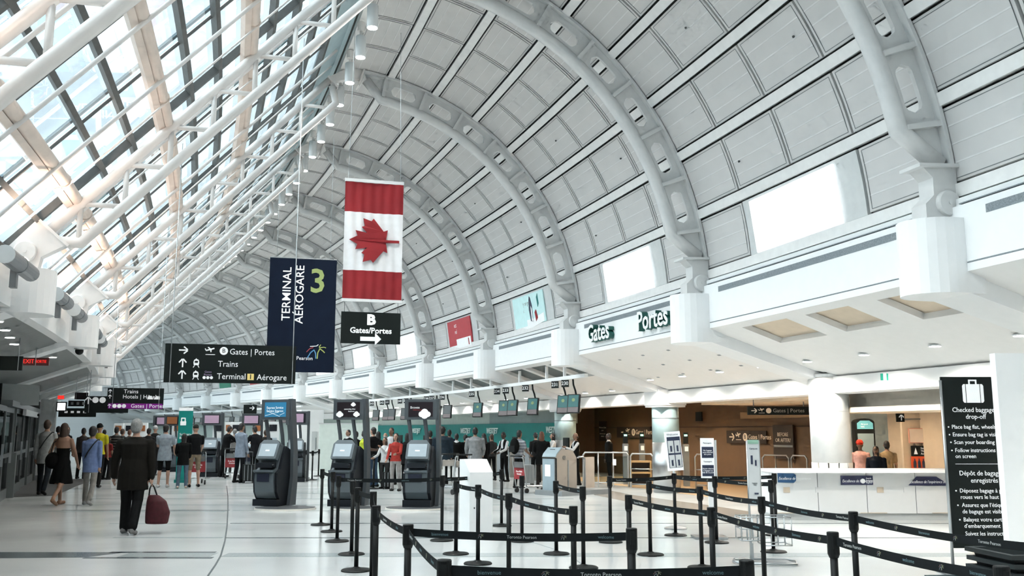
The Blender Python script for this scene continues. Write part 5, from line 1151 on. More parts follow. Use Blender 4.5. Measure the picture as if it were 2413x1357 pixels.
for key, p, lab in (
    ('a', spot(756, 1237), 'stanchion standing farthest left in the row by the kiosk with three clouds'), ('b', spot(781, 1253), 'stanchion second from the left before the kiosk with three clouds'),
    ('c', spot(794, 1276), 'stanchion third from the left before the kiosk with three clouds'), ('d', spot(828, 1307), 'stanchion fourth from the left whose base shows beside the thick near posts'),
    ('e', spot(839, 1345), 'stanchion with its round base at the bottom edge left of the near posts'), ('f', top(880, 1158), 'stanchion just behind the leftmost large near post'),
    ('g', top(887, 1191), 'leftmost large near stanchion where a belt runs down to the right'), ('h', top(962, 1235), 'near stanchion at the left end of the second belt from the bottom'),
    ('i', top(1047, 1318), 'nearest stanchion at the left end of the lowest belt'), ('j', top(1351, 1192), 'stanchion where the belt from the white pedestal ends'),
    ('k', top(1488, 1244), 'near stanchion at the right end of the second belt from the bottom'), ('l', top(1759, 1319), 'nearest stanchion at the right end of the lowest belt'),
    ('m', top(1127, 1142), 'stanchion directly before the white pedestal'), ('n', top(1199, 1162), 'stanchion right of the white pedestal on the sloping belt'),
    ('o', spot(1041, 1274), 'stanchion left of the white pedestal with its base far back'), ('p', spot(1074, 1306), 'stanchion at the left corner of the white pedestal'),
    ('q', spot(1230, 1276), 'stanchion in the middle before the woman in black, base far back'), ('q2', top(1182, 1106), 'stanchion behind the white pedestal at the end of the level belt'),
    ('r', spot(1311, 1306), 'stanchion before the bag drop machine on its left'), ('s', top(1373, 1146), 'stanchion before the bag drop machine on its right'),
    ('t', spot(1439, 1278), 'stanchion before the steel and glass barrier'), ('u', top(1481, 1166), 'stanchion at the left end of the long belt towards the black bins'),
    ('v', spot(1533, 1308), 'stanchion before the steel column, base fully in view'), ('w', spot(1592, 1262), 'stanchion right beside the tilted notice board'),
    ('x', top(1649, 1146), 'stanchion between the tilted notice board and the white sign post'), ('y', spot(1689, 1279), 'stanchion before the white sign post'),
    ('z', top(1676, 1195), 'stanchion halfway along the long belt towards the black bins'), ('aa', top(1794, 1170), 'stanchion before the bag size frame'),
    ('b1', top(1824, 1115), 'stanchion behind the bag size frame, farther of the pair'), ('b2', spot(1823, 1301), 'stanchion behind the bag size frame, nearer of the pair'),
    ('cc', top(2010, 1205), 'stanchion before the middle of the white counter'), ('dd', top(1962, 1253), 'large near stanchion before the white counter'),
    ('ee', top(2359, 1333), 'nearest stanchion at the lower right before the black bins'), ('ff', top(2470, 1272), 'stanchion beyond the right edge')):
    stanchion(key, p, lab)
for k, (u, v) in enumerate(((700, 1117), (718, 1127), (735, 1131), (750, 1122), (688, 1108), (848, 1150), (880, 1152))):
    stanchion('far%d' % k, spot(u, v), ['far stanchion of the row before the white booth, the %s' % ordinal(k), 'far stanchion beside the worker in the yellow vest, the %s' % ordinal(max(k - 5, 0))][k > 4])
BITEMS = (('bienvenue', BDIM), (None, None), ('Toronto Pearson', BTXT), (None, None), ('welcome', BDIM), (None, None))
def belt(a, b, writing=True, start=0):
    ta, tb = POSTS[a], POSTS[b]; A_ = ta.location; B_ = tb.location
    d = B_ - A_; L_ = d.length; ang = math.atan2(d.y, d.x)
    n = 10; sag = min(.05, .012 * L_)
    x0, x1 = .04, L_ - .04; vs = []; fs = []
    for k in range(n + 1):
        x = x0 + (x1 - x0) * k / n; s_ = -sag * 4 * (k / n) * (1 - k / n)
        for y, z in ((-.0015, .884), (.0015, .884), (.0015, .94), (-.0015, .94)): vs.append((x, y, z + s_))
    for k in range(n):
        for q in range(4): fs.append((k * 4 + q, k * 4 + 4 + q, k * 4 + 4 + (q + 1) % 4, k * 4 + (q + 1) % 4))
    fs += [(0, 1, 2, 3), (n * 4 + 3, n * 4 + 2, n * 4 + 1, n * 4)]
    o = MB().add(vs, fs).build('belt', BELT, ta, Matrix.Rotation(ang, 4, 'Z'))
    if writing:
        m = max(1, int((L_ - .2) / .28)); k = start
        flip = math.cos(ang) < 0
        for q in range(m):
            x = .24 + q * (L_ - .42) / max(1, m - 1) if m > 1 else L_ / 2
            s_ = -sag * 4 * (x / L_) * (1 - x / L_)
            nm, mm = BITEMS[(k + q) % 6]
            M_ = Matrix.Translation((x, 0, .912 + s_)) @ (Matrix.Rotation(PI, 4, 'Z') if flip else Matrix.Identity(4))
            if nm: text(nm, .031, mm, o, (0, -.003, 0), 'CENTER', 1.0, .0006, 0, M_)
            else: logo(o, (0, -.0, 0), .036, LOGO_G if L_ > 3 else LOGO_B, M_)
    return o
LOGO_B = [mat('belt_logo_blue', (.18, .22, .24), .6), mat('belt_logo_green', (.30, .32, .20), .6), mat('belt_logo_red', (.20, .10, .09), .6), mat('belt_logo_grey', (.3, .3, .3), .6)]
for a_, b_, s_ in (('i', 'l', 0), ('h', 'k', 0), ('g', 'h', 1), ('h', 'i', 2), ('p', 'm', 1), ('m', 'n', 3), ('n', 'j', 5), ('o', 'q2', 4), ('c', 'o', 2), ('t', 'w', 2), ('w', 'y', 3), ('u', 'z', 2), ('z', 'dd', 2), ('dd', 'ee', 2), ('v', 'x', 4), ('x', 'aa', 0), ('aa', 'cc', 4), ('cc', 'ff', 4), ('w', 'b1', 2), ('y', 'b2', 1), ('r', 's', 2)):
    belt(a_, b_, True, s_)
for a_, b_ in (('far0', 'far1'), ('far1', 'far2'), ('far2', 'far3'), ('far4', 'far0'), ('far5', 'far6'), ('e', 'f'), ('f', 'g'), ('a', 'b')): belt(a_, b_, False)
# black bag on the counter rail behind the belt
p = spot(1862, 1211); t = thing('black_bag', 'small black bag standing before the white counter', 'bag', Matrix.Translation(spot(1862, 1216)))
MB().box((0, 0, .12), (.30, .2, .22), 0, None, 0, .86).build('body', BLACK, t); MB().box((-.02, -.02, .26), (.2, .14, .07)).build('lid', STB, t); MB().tube([(.13, -.02, .18), (.22, -.05, .12), (.2, -.06, .03)], .012, 6).build('strap', BLACK, t)
# ================================================================== LUGGAGE TROLLEYS AND BAGS
CRED = mat('trolley_red', (.30, .03, .035), .5); TIRE = mat('tyre', (.02, .02, .02), .7)
def trolley(label, u, v, rot, sc=1.0, plate=True):
    p = spot(u, v); t = thing('luggage_trolley', label, 'trolley', Matrix.Translation((p.x, p.y, 0)) @ Matrix.Rotation(rot, 4, 'Z') @ Matrix.Scale(sc, 4), 'luggage trolleys')
    for s_ in (-.24, .24):
        MB().tube([(s_, .45, .16), (s_, -.40, .18), (s_, -.52, .95), (s_ * .9, -.58, 1.02)], .018, 8).build('side_tube', CHROME, t, None, True)
    MB().tube([(-.25, -.58, 1.02), (.25, -.58, 1.02)], .022, 8).build('handle', BLACK, t, None, True)
    for k in range(5): MB().tube([(-.24 + .12 * k, .45, .17), (-.24 + .12 * k, -.40, .18)], .009, 6).build('deck_bar', CHROME, t)
    if plate: MB().box((0, -.46, .55), (.46, .02, .34)).build('sign_plate', CRED, t); text('Free Ride\nGratuit', .07, SIGNW, t, (0, -.475, .56), 'CENTER')
    else: [MB().box((q * .14, -.46, .62), (.05, .03, .5)).build('slat', WHITE, t) for q in (-1, 0, 1)]
    MB().box((0, -.475, .78), (.40, .06, .16)).build('hand_basket', CHROME, t)
    for x, y in ((-.22, -.38), (.22, -.38), (0, .40)): MB().tube([(x - .02, y, .07), (x + .02, y, .07)], .07, 14).build('wheel', TIRE, t)
    return t
trolley('luggage trolley with a red plate beside the man in the khaki shorts', 470, 1140, .15)
trolley('luggage trolley with a red plate beside the black suitcase', 551, 1126, .1)
trolley('luggage trolley with a red plate beside the woman in black', 1254, 1160, -.9, .95)
trolley('white and steel luggage trolley behind the white pedestal', 1062, 1163, .7, 1.0, False)
trolley('luggage trolley with its bars turned towards the white pedestal', 1040, 1158, .5, 1.0, False)
def suitcase(label, u, v, rot, w=.42, h=.62, d=.26, m=BLACK):
    p = spot(u, v); t = thing('suitcase', label, 'suitcase', Matrix.Translation((p.x, p.y, 0)) @ Matrix.Rotation(rot, 4, 'Z'))
    MB().box((0, 0, h / 2 + .06), (w, d, h)).build('shell', m, t)
    for k in (-1, 0, 1): MB().box((k * w * .3, -d / 2 - .005, h / 2 + .06), (.02, .012, h * .92)).build('rib', GREYM, t)
    MB().tube([(-w * .25, d * .3, h), (-w * .25, d * .3, h + .45), (w * .25, d * .3, h + .45), (w * .25, d * .3, h)], .011, 6).build('pull_handle', CHROME, t)
    for sx_ in (-1, 1):
        for sy_ in (-1, 1): MB().tube([(sx_ * w * .4 - .015, sy_ * d * .38, .03), (sx_ * w * .4 + .015, sy_ * d * .38, .03)], .03, 10).build('wheel', TIRE, t)
suitcase('black suitcase with steel frame beside the man in the blue shirt', 585, 1138, .1, .36, .52)
suitcase('dark suitcase at the feet of the woman in white', 913, 1152, .2, .3, .42)
suitcase('dark grey suitcase behind the plaid shirt man', 1243, 1143, .3, .36, .55, .24, GREYM)
suitcase('teal grey tall case beside the check-in desk', 1236, 1128, .3, .3, .62, .24, mat('case_teal', (.10, .17, .18), .5))
# ================================================================== PEOPLE
def fuse(mb, voxel, smooth=3):
    me = bpy.data.meshes.new('body'); me.from_pydata(mb.v, [], mb.f); me.update()
    ob = bpy.data.objects.new('b', me); TMP.collection.objects.link(ob)
    r = ob.modifiers.new('r', 'REMESH'); r.mode = 'VOXEL'; r.voxel_size = voxel
    s = ob.modifiers.new('s', 'SMOOTH'); s.factor = .5; s.iterations = smooth
    out = evaluated_mesh(ob)
    bpy.data.objects.remove(ob); bpy.data.meshes.remove(me)
    out.polygons.foreach_set('use_smooth', [True] * len(out.polygons))
    return out
SKIN = {'fair': (.42, .25, .18), 'tan': (.30, .17, .11), 'brown': (.20, .11, .07), 'dark': (.07, .04, .028)}
HAIRC = {'black': (.012, .010, .010), 'brown': (.045, .025, .016), 'grey': (.24, .24, .235), 'red': (.12, .045, .022)}
def cmat(c, rough=.8):
    return mat('cloth_%d_%d_%d' % tuple(int(x * 1000) for x in c), tuple(x * .45 if max(c) < .04 else x * (.6 if max(c) < .12 else .85) for x in c), rough, var=.15, scale=14, spec=.12)
class Body:
    def __init__(s): s.mb = MB(); s.caps = []; s.tor = None
    def limb(s, a, b, ra, rb, lab, seg=10):
        a, b = Vector(a), Vector(b); d = (b - a).normalized()
        s.mb.tube([a - d * ra * .8, a - d * ra * .45, a, a.lerp(b, .5), b, b + d * rb * .45, b + d * rb * .8], [ra * .35, ra * .85, ra, (ra + rb) / 2, rb, rb * .85, rb * .35], seg)
        s.caps.append((a, b, ra, rb, lab))
    def ball(s, c, r, lab, rot=None):
        rr = r if isinstance(r, tuple) else (r, r, r)
        M = Matrix.Translation(c) @ (rot or Matrix.Identity(4))
        s.mb.ball((0, 0, 0), rr, 12, 9, 0, M)
        if lab: s.caps.append((Vector(c), Vector(c), max(rr) if lab != 'skin' else sum(rr) / 3, max(rr) if lab != 'skin' else sum(rr) / 3, lab))
    def loft(s, rings, seg=16):          # rings: (z, rx, ry, y, x)
        vs = []; fs = []
        for z, rx, ry, y, x in rings:
            for j in range(seg):
                t = 2 * PI * j / seg; vs.append((x + rx * math.cos(t), y + ry * math.sin(t), z))
        for k in range(len(rings) - 1):
            for j in range(seg):
                j2 = (j + 1) % seg; fs.append((k * seg + j, k * seg + j2, (k + 1) * seg + j2, (k + 1) * seg + j))
        fs.append(tuple(range(seg - 1, -1, -1))); fs.append(tuple((len(rings) - 1) * seg + j for j in range(seg)))
        s.mb.add(vs, fs)
def person(label, u, v, vt, face, topc, botc, skin='tan', hair=('black', 'short'), sleeves='long', shorts=False, dress=False, jacket=0.0, stride=0.0, arms=((.1, .1, .2), (.1, .1, .2)), lean=0.0, headyaw=0.0, nod=0.0, build=1.0, shoe=(.02, .02, .02), vest=None, near=False, legw=1.0, bare=False, collar=None, at=None, height=None, stripes=None):
    p = at if at is not None else spot(u, v)
    Y = p.y
    if height: H_ = height
    else: H_ = min(1.95, max(1.45, deep(u, vt, Y).z))
    k = H_ / 1.77
    S = Body()
    hipz = .93; hip = .095; sh = .175 * build; shz = 1.44
    # legs
    feet = []
    legs = {}
    for sd, a in ((-1, stride), (1, -stride)):
        bend = .10 + (abs(stride) * 1.1 if a < 0 else .05)
        h0 = Vector((sd * hip, 0, hipz)); kn = h0 + Vector((sd * .018, math.sin(a) * .43, -math.cos(a) * .43))
        b2 = a - bend; an = kn + Vector((sd * .012, math.sin(b2) * .42, -math.cos(b2) * .42))
        legs[sd] = (h0, kn, an, b2 if a < 0 else 0)
    drop = min(l[2].z for l in legs.values()) - .085
    R = lambda q: Vector((q.x, q.y, q.z - drop))
    hipz -= drop; shz -= drop
    lr = 1.0 * (1.08 if not shorts else 1.0)
    for sd, (h0, kn, an, tip) in legs.items():
        h0, kn, an = R(h0), R(kn), R(an)
        S.limb(h0, kn, .088 * build * (1 + (legw - 1) * .5), .062 * lr * legw, 'bot')
        if shorts or dress:
            S.limb(kn - Vector((0, 0, .03)), an, .052, .036, 'skin'); S.limb(kn.lerp(an, .25), kn.lerp(an, .35), .056, .054, 'skin')
        else: S.limb(kn, an, .064 * legw, .056 * legw, 'bot')
        tp = tip * .9
        heel = an + Vector((0, -.05 * math.cos(tp) , -.045 - .02 * math.sin(-tp))); toe = heel + Vector((0, .20 * math.cos(tp), -.20 * math.sin(-tp) * .75))
        heel.z = max(heel.z, .035); toe.z = max(toe.z, .03)
        S.limb(heel, toe, .043, .036, 'shoe'); S.limb(an, heel + Vector((0, .03, .01)), .042, .042, 'skin' if (shorts or dress) else 'shoe')
    # trunk
    ln = lambda z: lean * (z - hipz)
    j = jacket
    rings = [(hipz - .10, .10 * build, .09, 0, 0), (hipz - .03, .155 * build + j, .115 + j, 0, 0), (hipz + .08, .150 * build + j, .112 + j, ln(hipz + .08), 0), (hipz + .22, .140 * build + j, .105 + j, ln(hipz + .22), 0), (hipz + .36, .160 * build + j, .118 + j, ln(hipz + .36), 0), (shz - .06, .175 * build + j, .115 + j, ln(shz), 0), (shz + .015, .135 * build + j * .6, .085, ln(shz), 0), (shz + .06, .06, .06, ln(shz + .05), 0)]
    S.loft(rings)
    if jacket > 0: S.loft([(hipz - (.26 if near else .20), .175 * build + j, .135 + j, 0, 0), (hipz + .02, .165 * build + j, .13 + j, 0, 0), (hipz + .2, .14 * build + j, .11 + j, ln(hipz + .2), 0)])
    if dress: S.loft([(hipz - .46, .25, .20, 0, 0), (hipz - .42, .25, .20, 0, 0), (hipz - .2, .20, .16, 0, 0), (hipz, .165, .13, 0, 0), (hipz + .2, .12, .10, ln(hipz + .2), 0)])
    # neck and head
    nb = Vector((0, ln(shz), shz + .02)); hc = Vector((0, ln(shz + .2) + .01 + nod * .10, shz + .205 - nod * .03))
    S.limb(nb, hc - Vector((0, .0, .06)), .055, .05, 'skin')
    HR = Matrix.Rotation(headyaw, 4, 'Z') @ Matrix.Rotation(-nod, 4, 'X')
    hv = lambda x, y, z: hc + (HR.to_3x3() @ Vector((x, y, z)))
    S.ball(hc, (.074, .092, .112), 'skin', HR); S.ball(hv(0, .032, -.055), (.052, .058, .055), 'skin', HR)
    S.limb(hv(0, .088, .012), hv(0, .108, -.022), .010, .015, 'skin', 6)
    for sd in (-1, 1): S.ball(hv(sd * .077, -.005, -.005), (.012, .022, .032), 'skin', HR)
    eyes = [(hv(sd * .032, .088, .012), .013, 'eye') for sd in (-1, 1)] + [(hv(0, .09, -.055), .017, 'lip')] + [(hv(sd * .032, .088, .034), .014, 'brow') for sd in (-1, 1)]
    # arms
    hands = {}
    for sd, (fa, oa, eb) in ((-1, arms[0]), (1, arms[1])):
        s0 = Vector((sd * (sh + j * .7), ln(shz) , shz - .04))
        d1 = Vector((sd * math.sin(oa), math.cos(oa) * math.sin(fa), -math.cos(oa) * math.cos(fa)))
        el = s0 + d1 * .29; f2 = fa + eb; o2 = oa * .3 - (eb * .18)
        d2 = Vector((sd * math.sin(o2), math.cos(o2) * math.sin(f2), -math.cos(o2) * math.cos(f2)))
        wr = el + d2 * .25
        la = 'top' if sleeves in ('long', 'short') else 'skin'; lf = 'top' if sleeves == 'long' else 'skin'
        jj = j * .45
        if sleeves == 'short':
            S.limb(s0, s0.lerp(el, .62), .060 + jj, .056 + jj, 'top'); S.limb(s0.lerp(el, .6), el, .045, .041, 'skin')
        else: S.limb(s0, el, (.056 if la == 'top' else .047) + jj, (.047 if la == 'top' else .04) + jj, la)
        S.limb(el, wr, (.045 if lf == 'top' else .040) + jj, (.038 if lf == 'top' else .029) + jj * .7, lf)
        # hand: palm, four fingers, thumb
        side = d2.cross(Vector((sd, 0, 0))); 
        if side.length < .2: side = Vector((0, 1, 0))
        side.normalize(); nrm = d2.cross(side).normalized()
        pm_ = wr + d2 * .055
        S.limb(wr + d2 * .015, wr + d2 * .075, .026, .032, 'skin', 8)
        for q in range(4):
            b0 = wr + d2 * .085 + side * (-.026 + .0175 * q); curl = nrm * (-sd * .018)
            L1 = (.036, .043, .040, .032)[q]; b1 = b0 + d2 * L1 + curl * .5; b2_ = b1 + d2 * L1 * .6 + curl
            S.limb(b0, b1, .0095, .009, 'skin', 6); S.limb(b1, b2_, .009, .008, 'skin', 6)
        t0 = wr + d2 * .03 + side * .03; S.limb(t0, t0 + d2 * .035 + side * .022, .011, .010, 'skin', 6); S.limb(t0 + d2 * .035 + side * .022, t0 + d2 * .058 + side * .024, .010, .008, 'skin', 6)
        hands[sd] = wr + d2 * .10
    vox = .0105 if near else max(.0125, .62 * Y / FPX)
    me = fuse(S.mb, vox, 3 if near else 2)
    # garments by nearest limb
    n = len(me.polygons); cen = np.empty(n * 3); me.polygons.foreach_get('center', cen); cen = cen.reshape(-1, 3)
    best = np.full(n, 1e9); lab = np.zeros(n, int)
    names = ['top', 'bot', 'skin', 'shoe', 'eye', 'lip', 'brow', 'vest', 'collar', 'stripe']
    for a, b, ra, rb, l in S.caps:
        a_, b_ = np.array(a), np.array(b); d = b_ - a_; L2 = max(d @ d, 1e-9)
        t = np.clip(((cen - a_) @ d) / L2, 0, 1); dist = np.linalg.norm(cen - (a_ + t[:, None] * d), axis=1) - (ra + (rb - ra) * t)
        m_ = dist < best; best[m_] = dist[m_]; lab[m_] = names.index(l)
    rz = np.array([r[0] for r in rings]); rx = np.interp(cen[:, 2], rz, [r[1] for r in rings]); ry = np.interp(cen[:, 2], rz, [r[2] for r in rings]); oy = np.interp(cen[:, 2], rz, [r[3] for r in rings])
    dt = (np.sqrt((cen[:, 0] / rx) ** 2 + ((cen[:, 1] - oy) / ry) ** 2) - 1) * np.minimum(rx, ry)
    inz = (cen[:, 2] > hipz - .12) & (cen[:, 2] < shz + .05)
    m_ = inz & (dt < best + .006); lab[m_] = np.where(cen[m_, 2] > hipz + (.03 if not dress else .0), 0, 1)
    hem = hipz - ((.25 if near else .19) if jacket > 0 else .02)
    if jacket > 0 or dress is False:
        near_ax = (np.abs(cen[:, 0]) < .27) & (cen[:, 2] > hem) & (cen[:, 2] < hipz + .06) & (lab == 1); lab[near_ax] = 0
    if dress:
        dr = (cen[:, 2] > hipz - .47) & (cen[:, 2] < hipz + .1) & (np.hypot(cen[:, 0], cen[:, 1]) < .28) & (lab != 2); lab[dr] = 1
        if bare: lab[(cen[:, 2] > hipz + .30) & (lab == 0)] = 2
    for c_, r_, l in eyes: lab[np.linalg.norm(cen - np.array(c_), axis=1) < r_ + (.002 if near else .004)] = names.index(l)
    if vest is not None: lab[(lab == 0) & (np.abs(cen[:, 0]) < sh * .98) & (np.abs(cen[:, 0]) > .0) & ~((cen[:, 1] > .03) & (np.abs(cen[:, 0]) < .055) & (cen[:, 2] > hipz + .25))] = 7
    if collar is not None: lab[(cen[:, 2] > shz + .0) & (cen[:, 2] < shz + .085) & (np.hypot(cen[:, 0], cen[:, 1] - ln(shz)) < .10)] = 8
    if stripes is not None: lab[(lab == 0) & ((np.floor(cen[:, 2] / .045) % 2) == 0)] = 9
    mats_ = [cmat(topc), cmat(botc), mat('skin_' + skin, SKIN[skin], .55, var=.06), cmat(shoe, .5), mat('eye_dark', (.02, .015, .012), .3), mat('lip_' + skin, tuple(c * f for c, f in zip(SKIN[skin], (.85, .55, .55))), .5), mat('brow', (.03, .02, .015), .8), cmat(vest or topc), cmat(collar or topc), cmat(stripes or topc)]
    for q in mats_: me.materials.append(q)
    me.polygons.foreach_set('material_index', lab.astype(np.int32))
    me.transform(Matrix.Scale(k, 4)); me.update()
    M = Matrix.Translation((p.x, p.y, 0)) @ Matrix.Rotation(face, 4, 'Z')
    o = obj('person', me, None, M); tag(o, label, 'person')
    # hair or headgear
    hb = MB(); hcol, style = hair
    def hball(x, y, z, r): hb.ball((0, 0, 0), r, 12, 9, 0, Matrix.Translation(hv(x, y, z)) @ HR)
    nm = 'hair'; hm = mat('hair_' + hcol, HAIRC.get(hcol, (.1, .1, .1)), .6, var=.2, scale=40) if hcol in HAIRC else cmat(hcol)
    if style in ('short', 'long', 'bun', 'thick'):
        g = .010 if style == 'thick' else 0
        hball(0, -.020, .026, (.081 + g, .090 + g, .102 + g)); hball(0, -.045, -.03, (.074 + g, .062 + g, .075))
    if style == 'long':
        hball(0, -.05, -.10, (.082, .058, .13)); hball(0, -.045, -.19, (.088, .05, .11)); hball(.06, .0, -.07, (.028, .05, .12)); hball(-.06, .0, -.07, (.028, .05, .12))
    if style == 'bun': hball(0, -.10, .06, (.045, .04, .045))
    if style == 'cap':
        hball(0, -.012, .04, (.084, .098, .085)); hb.add([tuple(hv(x, y, z)) for x, y, z in ((-.06, .07, .045), (.06, .07, .045), (.05, .16, .03), (-.05, .16, .03), (-.06, .07, .06), (.06, .07, .06), (.05, .16, .042), (-.05, .16, .042))], [(3, 2, 1, 0), (4, 5, 6, 7), (0, 1, 5, 4), (1, 2, 6, 5), (2, 3, 7, 6), (3, 0, 4, 7)]); nm = 'cap'
    if style == 'turban':
        hball(0, -.01, .055, (.098, .112, .075)); hball(0, -.02, .09, (.085, .09, .06)); nm = 'turban'
    if style == 'hood': hball(0, -.02, .02, (.095, .105, .115)); hball(0, -.06, -.08, (.10, .07, .09)); nm = 'hood'
    if style == 'bald': hball(0, -.045, -.03, (.0755, .060, .05))
    hme = fuse(hb, max(.010, vox * .8), 2); hme.materials.append(hm); hme.transform(Matrix.Scale(k, 4)); obj(nm, hme, o)
    if style == 'cap' and False: pass
    o['hands'] = 0; del o['hands']
    return o, {s_: M @ (h_ * k) for s_, h_ in hands.items()}, k, (hipz, shz)
def strap(o, k, hs, side=1, m=BLACK):
    hipz, shz = hs
    pts = []
    for a in np.linspace(0, 2 * PI, 17):
        # loop from one shoulder to the other hip
        c_, s_ = math.cos(a), math.sin(a)
        z = (hipz + .12 + shz + .02) / 2 + (shz - hipz - .06) / 2 * c_
        x = side * -.14 * c_; y = .135 * s_
        pts.append((x * k, y * k, z * k))
    MB().tube(pts, .014, 6).build('shoulder_strap', m, o, None, True)
BK = (.010, .011, .011)
# --- walkers on the left
o, hd, k, hs = person('person in grey shirt and dark jeans walking away with a black shoulder strap', 100, 1166, 988, .12, (.33, .34, .33), (.02, .028, .036), 'tan', ('brown', 'short'), 'long', stride=.22, arms=((-.15, .12, .3), (.25, .1, .25)), jacket=.012); strap(o, k, hs, -1)
o, hd, k, hs = person('person in a black dress with bare back and loose brown hair walking away', 140, 1190, 994, -.15, BK, BK, 'tan', ('brown', 'long'), 'none', dress=True, bare=True, stride=.30, arms=((-.25, .3, .8), (.2, .25, .2)), shoe=(.25, .14, .09))
p = hd[-1]; t = thing('shoulder_bag', 'large black shoulder bag on the left side of the woman in the black dress', 'bag', Matrix.Translation((o.location.x - .20, o.location.y - .05, 0)))
fm_ = MB().ball((0, 0, .98), (.17, .12, .19), 12, 8); me = fuse(fm_, .02, 2); me.materials.append(cmat(BK)); obj('pouch', me, t); MB().tube([(-.06, 0, 1.12), (0, 0, 1.38), (.10, .02, 1.46), (.12, .04, 1.30), (.08, 0, 1.12)], .012, 6).build('strap', BLACK, t, None, True)
o, hd, k, hs = person('person in a blue cardigan and grey trousers walking away with a thin black strap', 208, 1190, 1004, .05, (.17, .24, .44), (.26, .25, .23), 'tan', ('black', 'thick'), 'long', stride=.2, arms=((.2, .08, .15), (-.1, .1, .2)), build=.95, jacket=.008, shoe=(.3, .3, .3)); strap(o, k, hs, -1)
person('person in a bright yellow polo shirt and dark cap beyond the walkers', 226, 1148, 984, .05, (.62, .56, .03), (.03, .03, .03), 'tan', (BK, 'cap'), 'short', stride=.1, build=1.12, height=1.86)
o, hd, k, hs = person('person with grey hair in a black jacket carrying a red bag, walking away', 306, 1257, 987, .02, (.022, .020, .016), (.014, .015, .016), 'fair', ('grey', 'thick'), 'long', jacket=.045, stride=.16, arms=((.05, .30, .12), (-.02, .14, .06)), build=1.12, near=True, legw=1.28, lean=.04, shoe=(.22, .22, .22))
REDB = mat('red_bag', (.055, .005, .009), .8, var=.2, scale=20)
h_ = hd[1]; t = thing('carry_bag', 'deep red soft carry bag in the hand of the grey haired man', 'bag', Matrix.Translation((h_.x + .10, h_.y, 0)))
zt_ = h_.z - .18
bb = Body(); bb.loft([(zt_ - .46, .17, .10, 0, .02), (zt_ - .44, .185, .12, 0, .02), (zt_ - .28, .20, .13, 0, .03), (zt_ - .10, .16, .11, 0, .0), (zt_ - .01, .09, .07, 0, -.05), (zt_, .06, .05, 0, -.06)]); me = fuse(bb.mb, .014, 2); me.materials.append(REDB); obj('pouch', me, t)
MB().tube([(-.13, 0, zt_ - .04), (-.12, 0, zt_ + .10), (-.09, 0, zt_ + .175), (-.05, 0, zt_ + .12), (.02, 0, zt_ - .05)], .013, 8).build('handle', BLACK, t, None, True)
# --- middle distance, left
person('person in a pale blue shirt and black shorts standing by the teal banner', 384, 1148, 999, .15, (.36, .42, .47), BK, 'fair', ('black', 'short'), 'short', shorts=True, arms=((.5, .1, 1.2), (.3, .1, .6)), build=1.12, shoe=(.6, .6, .6), jacket=.008)
person('person in a black hooded top and jeans before the teal banner', 428, 1150, 1021, .3, BK, (.10, .14, .19), 'tan', ('black', 'long'), 'long', jacket=.02, arms=((.4, .1, .8), (.3, .1, .7)), shoe=(.5, .4, .35))
person('person in a black t-shirt, cap and khaki shorts by the first trolley', 455, 1147, 999, .55, (.014, .015, .017), (.24, .19, .13), 'fair', ((.05, .05, .045), 'cap'), 'short', shorts=True, arms=((.2, .1, .4), (.3, .1, .5)), build=1.1, nod=.2)
person('person all in black bending towards a kiosk left of the trolleys', 528, 1124, 1003, -.8, (.012, .012, .014), BK, 'tan', ('black', 'short'), 'long', jacket=.02, lean=.15, arms=((.9, .1, .8), (.9, .1, .8)), nod=.25)
person('person in a pale blue shirt and dark trousers beside the black suitcase', 563, 1137, 996, -.5, (.26, .31, .38), (.015, .016, .02), 'tan', ('black', 'short'), 'long', arms=((.4, .1, .9), (.1, .1, .2)), jacket=.008, nod=.15)
person('person in a patterned grey top between the two dark figures at the trolleys', 549, 1115, 1010, .3, (.22, .21, .20), (.05, .05, .05), 'fair', ('grey', 'short'), 'short')
person('person in a dark jacket leaning in behind the blue screened kiosk', 600, 1128, 1003, .9, (.016, .017, .022), BK, 'tan', ('black', 'short'), 'long', jacket=.03, nod=.3, lean=.1, arms=((.7, .1, .9), (.7, .1, .9)))
person('person in a dark coat partly hidden by the blue screened kiosk mast', 622, 1122, 1012, .5, (.03, .028, .026), BK, 'tan', ('brown', 'short'), 'long', jacket=.03)
# --- far crowd behind the walkers
for kq, (u, v, vt, c, hr, lab) in enumerate(((130, 1128, 1004, (.05, .05, .055), ('black', 'short'), 'person in dark clothes far behind, just right of the grey shirted walker'), (150, 1130, 1003, (.02, .02, .02), ('brown', 'long'), 'person with dark hair far behind the woman in the black dress'),
        (190, 1128, 1008, (.10, .09, .09), ('black', 'short'), 'person in grey far behind between the black dress and the yellow shirt'), (250, 1130, 1030, (.26, .03, .03), ('black', 'long'), 'person in a red top in the far crowd left of the grey haired man'),
        (283, 1118, 1010, (.05, .045, .04), ('brown', 'short'), 'person in brown in the far crowd close to the grey haired man'), (345, 1124, 1008, (.03, .03, .032), ('black', 'short'), 'person in dark clothes in the far crowd right of the grey haired man'),
        (360, 1120, 1002, (.02, .02, .02), ((.55, .55, .55), 'cap'), 'person in a pale cap in the far crowd by the pale blue shirt'), (300, 1112, 1012, (.12, .10, .09), ('red', 'short'), 'person with reddish hair deep in the far crowd'), (240, 1112, 1012, (.03, .035, .05), ('black', 'short'), 'person in navy deep in the far crowd behind the yellow shirt'))):
    person(lab, u, v, vt, random.uniform(-.5, .5), c, (.02, .02, .022), random.choice(['fair', 'tan', 'brown']), hr, 'short' if kq % 2 else 'long', stride=random.uniform(0, .2))
person('person in a dark shirt with pale horizontal stripes in the far crowd', 268, 1128, 1005, .1, (.02, .02, .02), (.06, .055, .05), 'tan', ('black', 'short'), 'short', stripes=(.14, .14, .13), build=1.1)
